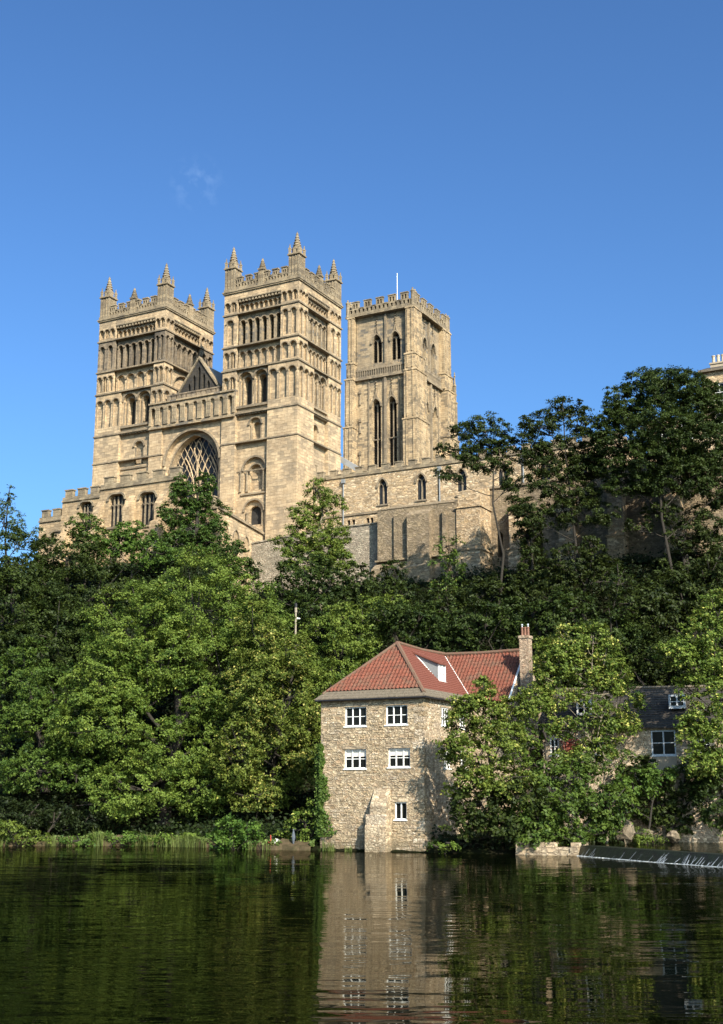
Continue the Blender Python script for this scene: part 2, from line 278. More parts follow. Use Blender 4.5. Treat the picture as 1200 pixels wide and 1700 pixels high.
class MB:
    def __init__(s): s.v = []; s.f = []
    def add(s, pts, faces):
        b = len(s.v); s.v += [tuple(p) for p in pts]; s.f += [[b + i for i in f] for f in faces]; return s
    def quad(s, a, b, c, d): return s.add([a, b, c, d], [[0, 1, 2, 3]])
    def hexa(s, p):      # p: 8 points bottom ring 0-3, top ring 4-7
        return s.add(p, [[0, 3, 2, 1], [4, 5, 6, 7], [0, 1, 5, 4], [1, 2, 6, 5], [2, 3, 7, 6], [3, 0, 4, 7]])
    def box(s, x0, x1, y0, y1, z0, z1):
        return s.hexa([(x0, y0, z0), (x1, y0, z0), (x1, y1, z0), (x0, y1, z0), (x0, y0, z1), (x1, y0, z1), (x1, y1, z1), (x0, y1, z1)])
    def fbox(s, F, u0, u1, z0, z1, d0, d1):
        return s.hexa([P(F, u0, z0, d0), P(F, u1, z0, d0), P(F, u1, z0, d1), P(F, u0, z0, d1), P(F, u0, z1, d0), P(F, u1, z1, d0), P(F, u1, z1, d1), P(F, u0, z1, d1)])
    def fslope(s, F, u0, u1, z0, zf, zb, d0, d1):   # box whose top falls from zb (at d0, the wall) to zf (at d1)
        return s.hexa([P(F, u0, z0, d0), P(F, u1, z0, d0), P(F, u1, z0, d1), P(F, u0, z0, d1), P(F, u0, zb, d0), P(F, u1, zb, d0), P(F, u1, zf, d1), P(F, u0, zf, d1)])
    def ring(s, x0, x1, y0, y1, z0, z1, out=.15, inn=.8):
        o = [(x0 - out, y0 - out), (x1 + out, y0 - out), (x1 + out, y1 + out), (x0 - out, y1 + out)]
        i = [(x0 + inn, y0 + inn), (x1 - inn, y0 + inn), (x1 - inn, y1 - inn), (x0 + inn, y1 - inn)]
        pts = [(x, y, z0) for x, y in o] + [(x, y, z1) for x, y in o] + [(x, y, z0) for x, y in i] + [(x, y, z1) for x, y in i]
        fs = []
        for k in range(4):
            j = (k + 1) % 4
            fs += [[k, j, 4 + j, 4 + k], [4 + k, 4 + j, 12 + j, 12 + k], [k, 8 + k, 8 + j, j]]
        return s.add(pts, fs)
    def plate(s, F, outer, holes, d0, d1, sides=True, back=True, skip=()):
        """wall slab, front at d0, back at d1, with real openings; outer may be (u0,u1,z0,z1)"""
        if len(outer) == 4 and not isinstance(outer[0], tuple):
            u0, u1, z0, z1 = outer; outer = [(u0, z0), (u1, z0), (u1, z1), (u0, z1)]
        loops = [[Vector((u, z, 0)) for u, z in outer]] + [[Vector((u, z, 0)) for u, z in h] for h in holes]
        flat = [q for l in loops for q in l]
        if len(holes) == 0 and len(outer) == 4: tris = [(0, 1, 2, 3)]
        else: tris = tessellate_polygon(loops)
        s.add([P(F, q.x, q.y, d0) for q in flat], [list(t) for t in tris])
        for h in holes:
            k = len(h)
            s.add([P(F, u, z, d0) for u, z in h] + [P(F, u, z, d1) for u, z in h], [[i, (i + 1) % k, k + (i + 1) % k, k + i] for i in range(k)])
        if sides:
            k = len(outer)
            s.add([P(F, u, z, d0) for u, z in outer] + [P(F, u, z, d1) for u, z in outer],
                  [[i, (i + 1) % k, k + (i + 1) % k, k + i] for i in range(k) if i not in skip])
        if back: s.add([P(F, u, z, d1) for u, z in outer], [list(range(len(outer)))])
        return s
    def tube(s, pts, rads, n=6, cap=True):
        pts = [np.array(p, float) for p in pts]; rings = []
        for i, p in enumerate(pts):
            t = pts[min(i + 1, len(pts) - 1)] - pts[max(i - 1, 0)]; t = t / (np.linalg.norm(t) + 1e-9)
            a = np.cross(t, (0, 0, 1.) if abs(t[2]) < .9 else (1., 0, 0)); a /= np.linalg.norm(a); b = np.cross(t, a)
            rings.append([p + rads[i] * (a * math.cos(2 * math.pi * k / n) + b * math.sin(2 * math.pi * k / n)) for k in range(n)])
        fs = []
        for i in range(len(pts) - 1):
            for k in range(n): fs.append([i * n + k, i * n + (k + 1) % n, (i + 1) * n + (k + 1) % n, (i + 1) * n + k])
        if cap: fs += [list(range(n)), [(len(pts) - 1) * n + k for k in range(n)]]
        return s.add([q for r_ in rings for q in r_], fs)
    def lathe(s, cx, cy, prof, n=8, rot=0.0):    # prof: (r, z)
        pts = [(cx + r_ * math.cos(rot + 2 * math.pi * k / n), cy + r_ * math.sin(rot + 2 * math.pi * k / n), z) for r_, z in prof for k in range(n)]
        fs = [[i * n + k, i * n + (k + 1) % n, (i + 1) * n + (k + 1) % n, (i + 1) * n + k] for i in range(len(prof) - 1) for k in range(n)]
        fs += [list(range(n)), [(len(prof) - 1) * n + k for k in range(n)]]
        return s.add(pts, fs)
    def hood(s, F, arc, cu, cz, t, d0, d1):
        o = []
        for u, z in arc:
            l = math.hypot(u - cu, z - cz) or 1; o.append((u + (u - cu) / l * t, z + (z - cz) / l * t))
        k = len(arc)
        pts = [P(F, u, z, d1) for u, z in arc] + [P(F, u, z, d1) for u, z in o] + [P(F, u, z, d0) for u, z in o] + [P(F, u, z, d0) for u, z in arc]
        fs = []
        for i in range(k - 1): fs += [[i, i + 1, k + i + 1, k + i], [k + i, k + i + 1, 2 * k + i + 1, 2 * k + i], [i, i + 1, 3 * k + i + 1, 3 * k + i]]
        return s.add(pts, fs)
    def fcyl(s, F, u, z0, z1, r, d, n=6):
        x, y, _ = P(F, u, 0, d); return s.lathe(x, y, [(r * 1.5, z0), (r * 1.5, z0 + .12), (r, z0 + .14), (r, z1 - .2), (r * 1.6, z1 - .05), (r * 1.6, z1)], n)

def arc_of(u, z1, hw, kind='r', rise=None, n=8):
    """arch head, right springing to left springing"""
    if kind == 'r':
        zs = z1 - hw
        return [(u + hw * math.cos(math.pi * i / n), zs + hw * math.sin(math.pi * i / n)) for i in range(n + 1)], zs
    h = rise or hw * 1.6; zs = z1 - h; Rr = (hw * hw + h * h) / (2 * hw); amax = math.atan2(h, Rr - hw) if Rr > hw else math.pi / 2
    m = max(3, n // 2)
    right = [(u + hw - Rr + Rr * math.cos(amax * i / m), zs + Rr * math.sin(amax * i / m)) for i in range(m + 1)]
    return right + [(2 * u - a, b) for a, b in reversed(right[:-1])], zs
def arch(u, z0, z1, hw, kind='r', rise=None, n=8):
    a, zs = arc_of(u, z1, hw, kind, rise, n)
    return [(u - hw, z0), (u + hw, z0)] + a

def box_uv(me):
    nl = len(me.loops)
    if not nl: return
    co = np.empty(len(me.vertices) * 3, 'f'); me.vertices.foreach_get('co', co); co = co.reshape(-1, 3)
    vi = np.empty(nl, 'i'); me.loops.foreach_get('vertex_index', vi)
    pn = np.empty(len(me.polygons) * 3, 'f'); me.polygons.foreach_get('normal', pn); pn = pn.reshape(-1, 3)
    lt = np.empty(len(me.polygons), 'i'); me.polygons.foreach_get('loop_total', lt)
    nn = np.repeat(pn, lt, axis=0); p = co[vi]
    t = np.stack([-nn[:, 1], nn[:, 0]], 1); l = np.linalg.norm(t, axis=1, keepdims=True); flat = np.abs(nn[:, 2]) > .8
    t = np.where(l > 1e-4, t / np.maximum(l, 1e-4), [[1, 0]])
    u = (p[:, :2] * t).sum(1); uv = np.stack([u, p[:, 2]], 1); uv[flat] = p[flat][:, :2]
    me.uv_layers.new(name='UVMap').data.foreach_set('uv', uv.astype('f').ravel())

def root_of(o):
    while o.parent: o = o.parent
    return o
def obj(name, mb, mat, parent=None, label=None, smooth=False, loc=None):
    """one mesh object; z values are absolute, so the root's height is taken off here"""
    me = bpy.data.meshes.new(name)
    dz = root_of(parent).location.z if parent and loc is None else 0
    me.from_pydata([(x, y, z - dz) for x, y, z in mb.v] if dz else mb.v, [], mb.f); me.update()
    box_uv(me); me.materials.append(mat)
    if smooth: me.polygons.foreach_set('use_smooth', [True] * len(me.polygons))
    o = bpy.data.objects.new(name, me); COL.objects.link(o)
    if parent: o.parent = parent
    if loc is not None: o.location = loc
    if label: o['label'] = label
    return o
def empty(name, label, cat, loc, rz=0, group=None):
    o = bpy.data.objects.new(name, None); COL.objects.link(o); o.location = loc; o.rotation_euler = (0, 0, rz); o.empty_display_size = .5
    return tag(o, label, cat, group)
def tag(o, label, cat, group=None):
    o['label'] = label; o['category'] = cat
    if group: o['group'] = group
    return o
def struct(o, kind='structure'): o['kind'] = kind; return o

# ------------------------------------------------------------------ the terrain and the river
TH = 0.4902
SX, SY = -6.448, 121.582                         # south-west corner of the southern west tower
ND = (-math.cos(TH), math.sin(TH)); ED = (math.sin(TH), math.cos(TH))
WATER = -3.0
BX = [-400, -60, -23, -13, -8.5, -6, -2.6, 3.7, 8.6, 11.4, 12.2, 20, 40, 400]
BY = [100, 90, 84.6, 85.2, 81.5, 78.3, 77.2, 74.0, 71.8, 70.4, 75.0, 75.8, 77, 90]
def bankY(x): return np.interp(x, BX, BY)
def terraceY(x):
    off = np.where(x < -12, -12., -5.0)
    u = (SX + ED[0] * off - x) / -ND[0]
    return SY + ED[1] * off + ND[1] * u
def ground_z(x, y):
    x = np.asarray(x, float); y = np.asarray(y, float)
    b = bankY(x); d = y - b
    flat = np.interp(x, [-60, -10, -6, 0, 14, 22, 60], [1.5, 2.5, 5, 13, 15, 9, 5])
    t = terraceY(x); topz = np.where(x < -12, 21.0, 18.5)
    k = np.clip((d - flat) / np.maximum(t - b - flat, 4), 0, 1)
    slope = k * .85 + .15 * (k * k * (3 - 2 * k))
    z = np.where(d < 0, -3 + np.maximum(d * .7, -2.5) - .05, -3 + np.minimum(d * .35, .55))
    z = np.where(d > flat, -2.45 + (topz + 2.45) * slope, z)
    z = np.where(y > t, topz + np.clip((y - t) * .12, 0, 3.5), z)
    near = np.clip((8.5 - y) / 2.0, 0, 1)
    z = np.where(y < 40, np.maximum(z, -5.5 + near * 3.9), z)
    bump = .25 * np.sin(x * .7 + y * .3) * np.sin(y * .55 - x * .2)
    return z + np.where((d > 1.5) & (y > 40), bump, 0)
def gz(x, y): return float(ground_z(np.array([x]), np.array([y]))[0])

xs = np.concatenate([np.linspace(-2500, -90, 16)[:-1], np.arange(-90, 90.1, 1.0), np.linspace(90, 2500, 16)[1:]])
ys = np.concatenate([np.linspace(-1500, -20, 10)[:-1], np.arange(-20, 60, 4.), np.arange(60, 150, .75), np.linspace(150, 4000, 22)])
XX, YY = np.meshgrid(xs, ys); ZZ = ground_z(XX, YY)
mb = MB(); mb.v = list(zip(XX.ravel().tolist(), YY.ravel().tolist(), ZZ.ravel().tolist())); nx = len(xs)
mb.f = [[j * nx + i, j * nx + i + 1, (j + 1) * nx + i + 1, (j + 1) * nx + i] for j in range(len(ys) - 1) for i in range(nx - 1)]
struct(obj('hillside_ground', mb, M['soil'], smooth=True))
mb = MB().add([(-600, 4, WATER), (600, 4, WATER), (600, 120, WATER), (-600, 120, WATER)], [[0, 1, 2, 3]])
struct(obj('river_water', mb, M['water']))

# earth lip along the far bank
mb = MB(); xr = np.arange(-45, -2.8, .35); rng = np.random.RandomState(3)
pr = []
for x in xr:
    y = float(bankY(x)); j = rng.uniform(-.12, .12)
    pr.append([(x, y - .35 + j, -3.15), (x, y - .2 + j, -2.72 + j * .6), (x, y + .5, -2.42 + j), (x, y + 2.5, gz(x, y + 2.5) - .2)])
for a, b in zip(pr[:-1], pr[1:]):
    for k in range(3): mb.quad(a[k], b[k], b[k + 1], a[k + 1])
struct(obj('earth_bank', mb, M['bank']))

# ------------------------------------------------------------------ the cathedral (local x = south, y = east)
CB = 18.0
cath = empty('cathedral', 'large pale sandstone cathedral with two pinnacled west towers and a taller central tower', 'cathedral', (SX, SY, CB), -TH)
def Wf(x0, y0): return fr(x0, y0, -1, 0, 0, -1)     # west face, u runs north
def Sf(x0, y0): return fr(x0, y0, 0, 1, 1, 0)       # south face, u runs east
def Nf(x0, y0): return fr(x0, y0, 0, 1, -1, 0)
def Ef(x0, y0): return fr(x0, y0, -1, 0, 0, 1)

def arcade(wall, trim, F, u0, u1, z0, z1, n, zb, zt, df, dep=.28, kind='r', fill=.82, hood=.14, shaft=True, skip=(), dark=None, ur=None):
    """a band of wall from z0 to z1 with n arches cut into it"""
    a0, a1 = ur or (u0 + .06, u1 - .06)
    hood = min(hood, .11)
    p = (a1 - a0) / n; hw = p * fill / 2; holes = []
    for i in range(n):
        u = a0 + p * (i + .5); holes.append(arch(u, zb, zt, hw, kind))
        ar, zs = arc_of(u, zt, hw, kind)
        if hood: trim.hood(F, ar, u, zs, min(hood, p * (1 - fill) / 2 + .03), df - .02, df + .1)
        if shaft:
            for sgn in (-1, 1): trim.fcyl(F, u + sgn * (hw - .01), zb, zs, .055, df - .06)
    if dark is None: wall.plate(F, (u0, u1, z0, z1), holes, df, df - dep, skip=skip)
    else:
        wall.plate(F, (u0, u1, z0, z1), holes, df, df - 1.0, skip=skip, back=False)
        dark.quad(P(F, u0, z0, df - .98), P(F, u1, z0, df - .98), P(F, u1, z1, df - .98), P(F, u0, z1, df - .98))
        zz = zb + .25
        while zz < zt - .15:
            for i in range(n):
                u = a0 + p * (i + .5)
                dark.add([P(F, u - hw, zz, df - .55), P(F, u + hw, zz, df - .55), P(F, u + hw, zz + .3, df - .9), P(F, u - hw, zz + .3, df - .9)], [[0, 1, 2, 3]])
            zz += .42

def corbels(mb_, F, u0, u1, z0, z1, d0, d1, n):
    p = (u1 - u0) / n
    for i in range(n): mb_.fslope(F, u0 + p * (i + .22), u0 + p * (i + .78), z0 + .12, z1, z1, d0, d1); 
    mb_.fbox(F, u0, u1, z1, z1 + .12, d0, d1 + .06)

def battlement(mb_, F, L, z0, nm, d0=.12, d1=-.3, band=.95, rise=.85, pierced=True, fill=.6):
    """pierced parapet: band with openings, merlons with slits"""
    holes = []
    k = nm * 3
    if pierced:
        for i in range(k):
            c = L * (i + .5) / k; w = L / k * .24
            holes.append([(c - w, z0 + .38), (c + w, z0 + .38), (c + w, z0 + band - .12), (c - w, z0 + band - .12)])
    mb_.plate(F, (0, L, z0, z0 + band), holes, d0, d1)
    p = L / nm
    for i in range(nm):
        u0 = p * (i + .5 - fill / 2); u1 = p * (i + .5 + fill / 2); h2 = []
        if pierced:
            for q in (.3, .7):
                c = u0 + (u1 - u0) * q; w = p * .07; h2.append([(c - w, z0 + band + .1), (c + w, z0 + band + .1), (c + w, z0 + band + rise - .22), (c - w, z0 + band + rise - .22)])
        mb_.plate(F, (u0, u1, z0 + band + .004, z0 + band + rise), h2, d0 - .01, d1 + .01)
        mb_.fbox(F, u0 - .06, u1 + .06, z0 + band + rise, z0 + band + rise + .12, d1 - .05, d0 + .07)
        v0 = u1; v1 = u0 + p
        if i < nm - 1: mb_.fbox(F, v0 + .07, v1 - .07, z0 + band + .003, z0 + band + .12, d1 - .05, d0 + .07)

def pinnacle_mesh(hs, hshaft, htip, minis=True):
    """square panelled shaft, four small corner spirelets and a crocketed spire; origin at its foot"""
    m = MB()
    m.box(-hs * 1.06, hs * 1.06, -hs * 1.06, hs * 1.06, 0, .5)
    m.box(-hs * .88, hs * .88, -hs * .88, hs * .88, .5, hshaft)
    for sx in (-1, 1):
        for sy in (-1, 1):
            m.box(sx * hs * .82 - hs * .14, sx * hs * .82 + hs * .14, sy * hs * .82 - hs * .14, sy * hs * .82 + hs * .14, .5, hshaft - .1)
    for a in (-.31, .31):
        for sx in (-1, 1):
            m.box(a * hs - .04, a * hs + .04, sx * hs * .9 - .05, sx * hs * .9 + .05, .5, hshaft - .1)
            m.box(sx * hs * .9 - .05, sx * hs * .9 + .05, a * hs - .04, a * hs + .04, .5, hshaft - .1)
    m.box(-hs * 1.12, hs * 1.12, -hs * 1.12, hs * 1.12, hshaft, hshaft + .16)
    z = hshaft + .16
    if minis:
        for sx in (-1, 1):
            for sy in (-1, 1):
                m.lathe(sx * hs * .82, sy * hs * .82, [(hs * .24, z), (hs * .24, z + .55), (hs * .3, z + .56), (hs * .3, z + .64), (hs * .14, z + .75), (.03, z + 1.15)], 4, math.pi / 4)
        m.lathe(0, 0, [(hs * .8, z), (hs * .8, z + .55), (hs * .85, z + .56), (hs * .85, z + .66), (hs * .55, z + .72)], 8, math.pi / 8)
        z += .7
    b = hs * (.55 if minis else .8)
    n = 6
    for i in range(n):
        z0 = z + (htip - z) * i / n * .95; r0 = b * (1 - i / n) + .06; r1 = b * (1 - (i + .8) / n) + .05
        z1 = z + (htip - z) * (i + 1) / n * .95
        m.lathe(0, 0, [(r0 * 1.22, z0), (r0 * 1.25, z0 + .09), (r0 * .86, z0 + .13), (r1 * .95, z1)], 8)
    m.lathe(0, 0, [(.05, htip - .45), (.14, htip - .32), (.14, htip - .25), (.04, htip - .15), (.03, htip)], 6)
    return m

PIN_BIG = PIN_MID = None
def put_pinnacle(parent, x, y, z, big=True):
    global PIN_BIG, PIN_MID
    loc = (x, y, z - CB)
    src = PIN_BIG if big else PIN_MID
    if src is None:
        o = obj('pinnacle', pinnacle_mesh(.66, 2.75, 5.55) if big else pinnacle_mesh(.34, 1.75, 3.15, False), M['parapet'], parent, loc=loc)
        if big: PIN_BIG = o
        else: PIN_MID = o
        return o
    o = src.copy(); o.parent = parent; o.location = loc; COL.objects.link(o); return o

def tower_face(F, W, r0, r1, l0, l1, wall, tiers, niche, soot_pil, nA, cSplit):
    def tier(): tiers.append(dict(arc=MB(), arcb=MB(), arcc=MB(), bel=MB(), dark=MB(), trim=MB(), corb=MB())); d_ = tiers[-1]; return d_['arc'], d_['arcb'], d_['arcc'], d_['bel'], d_['dark'], d_['trim'], d_['corb']
    arc, arcb, arcc, bel, dark, trim, corb = tier()
    """one face of a Romanesque tower: pilasters at both ends, recessed middle with tiers of arcading"""
    rec = -.42
    e = (3, 1)   # outer slab: drop end walls on the corners so nothing coincides
    L1, L0 = W - l1, W - l0
    # lower walls
    for (z0, z1) in ((CB - 2, 35.5), (35.5, 38.72)):
        wall.plate(F, (0, r0, z0, z1), [], 0, -1.2, skip=(3,)); wall.plate(F, (L0, W, z0, z1), [], 0, -1.2, skip=(1,))
    niche(wall, trim, dark)(F, r0, L0, rec)
    arc, arcb, arcc, bel, dark, trim, corb = tier()
    # big arch tier
    arcade(arc, trim, F, 0, r0, 38.72, 43.4, 3 if r0 > 2.4 else 2, 39.6, 42.85, 0, skip=(3,), hood=.16)
    if l0 > 2.4: arcade(arcb, trim, F, L0, W, 38.72, 43.4, 3, 39.6, 42.75, 0, skip=(1,), hood=.16)
    else: arcade(arcb, trim, F, L0, W, 38.72, 43.4, 2, 39.6, 42.75, 0, skip=(1,), hood=.16)
    w = L0 - r0; c = (r0 + L0) / 2; big = w * .215
    hl, hr = c - w * .24, c + w * .24
    outer = [arch(hl, 39.5, 43.15, big, 'r', n=10), arch(hr, 39.5, 43.15, big, 'r', n=10), arch(c, 40.6, 42.9, w * .022, 'r', n=4)]
    arcc.plate(F, (r0, L0, 38.72, 43.4), outer, rec + .12, rec - .3, back=False)
    arcc.plate(F, (r0, L0, 38.72, 43.4), [arch(hl, 39.55, 42.75, big * .55), arch(hr, 39.55, 42.75, big * .55)], rec - .3, rec - 1.0, back=False, sides=False)
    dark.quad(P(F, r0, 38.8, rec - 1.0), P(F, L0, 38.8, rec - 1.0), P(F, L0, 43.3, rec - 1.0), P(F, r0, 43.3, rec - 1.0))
    for h in (hl, hr):
        ar, zs = arc_of(h, 43.15, big, 'r', n=10); trim.hood(F, ar, h, zs, .2, rec + .1, rec + .26)
        ar, zs2 = arc_of(h, 42.75, big * .55); trim.hood(F, ar, h, zs2, .13, rec - .3, rec - .18)
        for sg in (-1, 1):
            trim.fcyl(F, h + sg * big * .95, 39.55, zs, .1, rec - .02); trim.fcyl(F, h + sg * big * .62, 39.55, zs2, .08, rec - .26)
    trim.fbox(F, r0, L0, 39.25, 39.5, rec, rec + .35)
    corbels(corb, F, r0 + .1, L0 - .1, 38.35, 38.72, rec - .05, rec + .4, 10)
    arc, arcb, arcc, bel, dark, trim, corb = tier()
    arcade(arc, trim, F, 0, r1, 43.6, 46, 2, 43.75, 45.5, 0, skip=(3,))
    arcade(arcb, trim, F, L1, W, 43.6, 46, 3 if l1 > 2.2 else 2, 43.75, 45.5, 0, skip=(1,))
    arcade(arcc, trim, F, r1, L1, 43.6, 46, nA, 43.75, 45.5, rec)
    wall.fbox(F, r1, L1, 43.38, 43.62, rec - .3, rec + .02)
    arc, arcb, arcc, bel, dark, trim, corb = tier()
    pm = bel if soot_pil else arc
    arcade(pm, trim, F, 0, r1, 46, 49.66, 2, 46.35, 49.1, 0, skip=(3,), fill=.66)
    arcade(bel if soot_pil else arcb, trim, F, L1, W, 46, 49.66, 2 if l1 > 1.9 else 1, 46.35, 49.1, 0, skip=(1,), fill=.6)
    arcade(bel, trim, F, r1, L1, 46, 49.66, cSplit, 46.12, 49.02, rec, dark=dark, fill=.74)
    arc, arcb, arcc, bel, dark, trim, corb = tier()
    arcade(arc, trim, F, 0, r1, 49.66, 52.05, 3 if r1 > 1.7 else 2, 50.0, 51.05, 0, skip=(3,), hood=.08, shaft=False)
    arcade(arcb, trim, F, L1, W, 49.66, 52.05, 3 if l1 > 2 else 2, 50.0, 51.05, 0, skip=(1,), hood=.08, shaft=False)
    arcade(arcc, trim, F, r1, L1, 49.66, 51.1, cSplit + 3, 49.85, 50.75, rec, hood=.08, shaft=False)
    corbels(corb, F, r1 + .05, L1 - .05, 50.85, 51.25, rec - .1, -.02, 13)
    wall.plate(F, (r1, L1, 51.36, 52.05), [], -.004, -.8)

def west_tower(label, x0, W, D, wcfg, scfg, soot):
    wall = MB(); tiers = []
    core = 1.55
    wall.box(x0 - W + core, x0 - core, core, D - core, CB - 2, 52.0)
    for F, wd in ((Nf(x0 - W, 0), D), (Ef(x0, D), W)): wall.plate(F, (0, wd, CB - 2, 52.05), [], 0, -1.2, skip=(1, 3))
    for F, wd, cfg in ((Wf(x0, 0), W, wcfg), (Sf(x0, 0), D, scfg)):
        tower_face(F, wd, *cfg['pil'], wall, tiers, cfg['niche'], soot, cfg['nA'], cfg['nB'])
    t = obj('west_tower', wall, M['stone'], cath, label)
    for d_ in tiers:
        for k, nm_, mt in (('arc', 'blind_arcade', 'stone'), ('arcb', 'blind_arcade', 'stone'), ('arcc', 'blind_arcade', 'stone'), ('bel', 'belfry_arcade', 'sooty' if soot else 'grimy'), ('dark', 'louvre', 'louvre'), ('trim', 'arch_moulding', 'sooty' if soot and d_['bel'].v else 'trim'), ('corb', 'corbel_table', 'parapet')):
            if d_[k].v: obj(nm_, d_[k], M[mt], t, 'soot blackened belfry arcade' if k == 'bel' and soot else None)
    X0, X1 = x0 - W, x0
    for z, o in ((35.5, .08), (38.6, .10), (43.4, .12), (45.98, .12), (49.6, .12)):
        s_ = MB(); s_.ring(X0, X1, 0, D, z, z + .16, o, .38); obj('string_course', s_, M['trim'], t)
    s_ = MB(); s_.ring(X0, X1, 0, D, 52.05, 52.2, .13, 1.0); s_.ring(X0, X1, 0, D, 52.2, 52.34, .2, 1.0); obj('cornice', s_, M['parapet'], t)
    roof = MB(); roof.box(X0 + .5, X1 - .5, .5, D - .5, 52.0, 52.5); obj('roof', roof, M['lead'], t)
    for F, wd in ((Wf(x0, 0), W), (Sf(x0, 0), D), (Nf(X0, 0), D), (Ef(x0, D), W)):
        p = MB(); ins = 1.25
        G = fr(F[0] + F[2] * ins, F[1] + F[3] * ins, *F[2:])
        battlement(p, G, wd - 2 * ins, 52.34, 6, d0=-.02, d1=-.38, band=.8, rise=.62); obj('parapet', p, M['parapet'], t)
    q = .62
    for (x, y) in ((X1 - q, q), (X0 + q, q), (X1 - q, D - q), (X0 + q, D - q)): put_pinnacle(t, x, y, 52.2)
    for (x, y) in (((X0 + X1) / 2, .2), ((X0 + X1) / 2, D - .2), (X1 - .2, D / 2), (X0 + .2, D / 2)): put_pinnacle(t, x, y, 52.3, False)
    return t

def niche_sw_west(wall, trim, dark):
    def go(F, r0, L0, rec):
        u = 5.2
        holes = [arch(u, 35.75, 38.1, .72), arch(u, 30.2, 33.9, 1.35, n=12), arch(u, 26.7, 29.4, 1.15, n=12)]
        wall.plate(F, (r0, L0, CB - 2, 38.72), holes, rec, rec - .25, back=False)
        wall.plate(F, (r0, L0, CB - 2, 38.72), [arch(u, 35.9, 37.7, .45), arch(u, 30.5, 33.2, .72), arch(u, 26.9, 28.85, .7)], rec - .25, rec - .7, back=False, sides=False)
        wall.quad(P(F, r0, 29.6, rec - .7), P(F, L0, 29.6, rec - .7), P(F, L0, 38.6, rec - .7), P(F, r0, 38.6, rec - .7))
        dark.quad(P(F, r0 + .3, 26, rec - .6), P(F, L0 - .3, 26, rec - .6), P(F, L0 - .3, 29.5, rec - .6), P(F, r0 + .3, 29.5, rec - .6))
        for zt, hw, t_, n in ((38.1, .72, .2, 8), (33.9, 1.35, .2, 12), (29.4, 1.15, .18, 12)):
            ar, zs = arc_of(u, zt, hw, n=n); trim.hood(F, ar, u, zs, t_, rec - .02, rec + .14)
        ar, zs = arc_of(u, 33.2, .72); trim.hood(F, ar, u, zs, .14, rec - .25, rec - .12)
        for sg in (-1, 1):
            trim.fcyl(F, u + sg * .6, 35.8, 37.38, .08, rec - .1); trim.fcyl(F, u + sg * 1.0, 30.4, 32.5, .1, rec - .1)
            trim.fcyl(F, u + sg * 1.7, 30.4, 32.5, .1, rec + .04); trim.fcyl(F, u + sg * .92, 26.7, 28.2, .1, rec - .1)
        trim.fbox(F, r0 + .2, L0 - .1, 35.55, 35.72, rec, rec + .12); trim.fbox(F, u - 1.6, u + 1.6, 30.0, 30.2, rec, rec + .14)
        trim.fbox(F, r0, L0, 32.5, 32.62, rec - .01, rec + .05)
    return go
def niche_sw_south(wall, trim, dark):
    def go(F, r0, L0, rec):
        u = r0 + .85
        wall.plate(F, (r0, L0, CB - 2, 38.72), [arch(u, 35.8, 37.6, .6)], rec, rec - .4)
        ar, zs = arc_of(u, 37.6, .6); trim.hood(F, ar, u, zs, .18, rec - .02, rec + .12)
    return go
def niche_nw_west(wall, trim, dark):
    def go(F, r0, L0, rec):
        u = (r0 + L0) / 2 - .45
        wall.plate(F, (r0, L0, CB - 2, 38.72), [arch(u, 35.0, 37.6, .62), arch(u - .1, 29.3, 32.6, 1.1, n=10)], rec, rec - .35)
        for zt, hw, uu in ((37.6, .62, u), (32.6, 1.1, u - .1)):
            ar, zs = arc_of(uu, zt, hw, n=10); trim.hood(F, ar, uu, zs, .2, rec - .02, rec + .14)
            for sg in (-1, 1): trim.fcyl(F, uu + sg * (hw - .1), zt - 2.4, zs, .09, rec - .1)
        trim.fbox(F, r0 + .2, L0 - .2, 34.6, 34.8, rec, rec + .14)
    return go
def niche_none(wall, trim, dark):
    def go(F, r0, L0, rec): wall.plate(F, (r0, L0, CB - 2, 38.72), [], rec, rec - .4)
    return go

west_tower('right hand west tower of pale stone, sunlit on two sides', 0, 9.15, 9.0,
           dict(pil=(3.55, 2.12, 1.72, 1.66), niche=niche_sw_west, nA=6, nB=6),
           dict(pil=(3.3, 1.95, 2.7, 2.5), niche=niche_sw_south, nA=6, nB=5), False)
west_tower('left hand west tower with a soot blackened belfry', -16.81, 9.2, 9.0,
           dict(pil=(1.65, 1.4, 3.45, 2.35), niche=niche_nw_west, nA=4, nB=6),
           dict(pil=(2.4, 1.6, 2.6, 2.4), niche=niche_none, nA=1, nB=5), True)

# west front between the towers
F0 = Wf(0, 0)
g = MB(); tr = MB(); gl = MB(); ms = MB()
u0, u1 = 9.15, 16.81; uc = 12.95
g.plate(F0, (u0, u1, CB - 2, 38.55), [arch(uc, 24, 37.75, 3.45, 'r', n=20)], -.25, -1.5, back=False)
g.plate(F0, (u0, u1, CB - 2, 38.5), [arch(uc, 24, 37.35, 3.05, 'p', 3.9, n=20)], -.75, -1.9, back=False, sides=False)
ar, zs = arc_of(uc, 37.75, 3.45, n=20); tr.hood(F0, ar, uc, zs, .22, -.27, -.08)
ar, zs = arc_of(uc, 37.35, 3.05, 'p', 3.9, n=20); tr.hood(F0, ar, uc, zs, .16, -.76, -.62)
g.fbox(F0, u0, u1, 38.552, 41.2, -2.2, .0)
wf = obj('west_front', g, M['stone'], cath, 'wall between the west towers')
gl.quad(P(F0, uc - 3.1, 24, -1.5), P(F0, uc + 3.1, 24, -1.5), P(F0, uc + 3.1, 37.4, -1.5), P(F0, uc - 3.1, 37.4, -1.5))
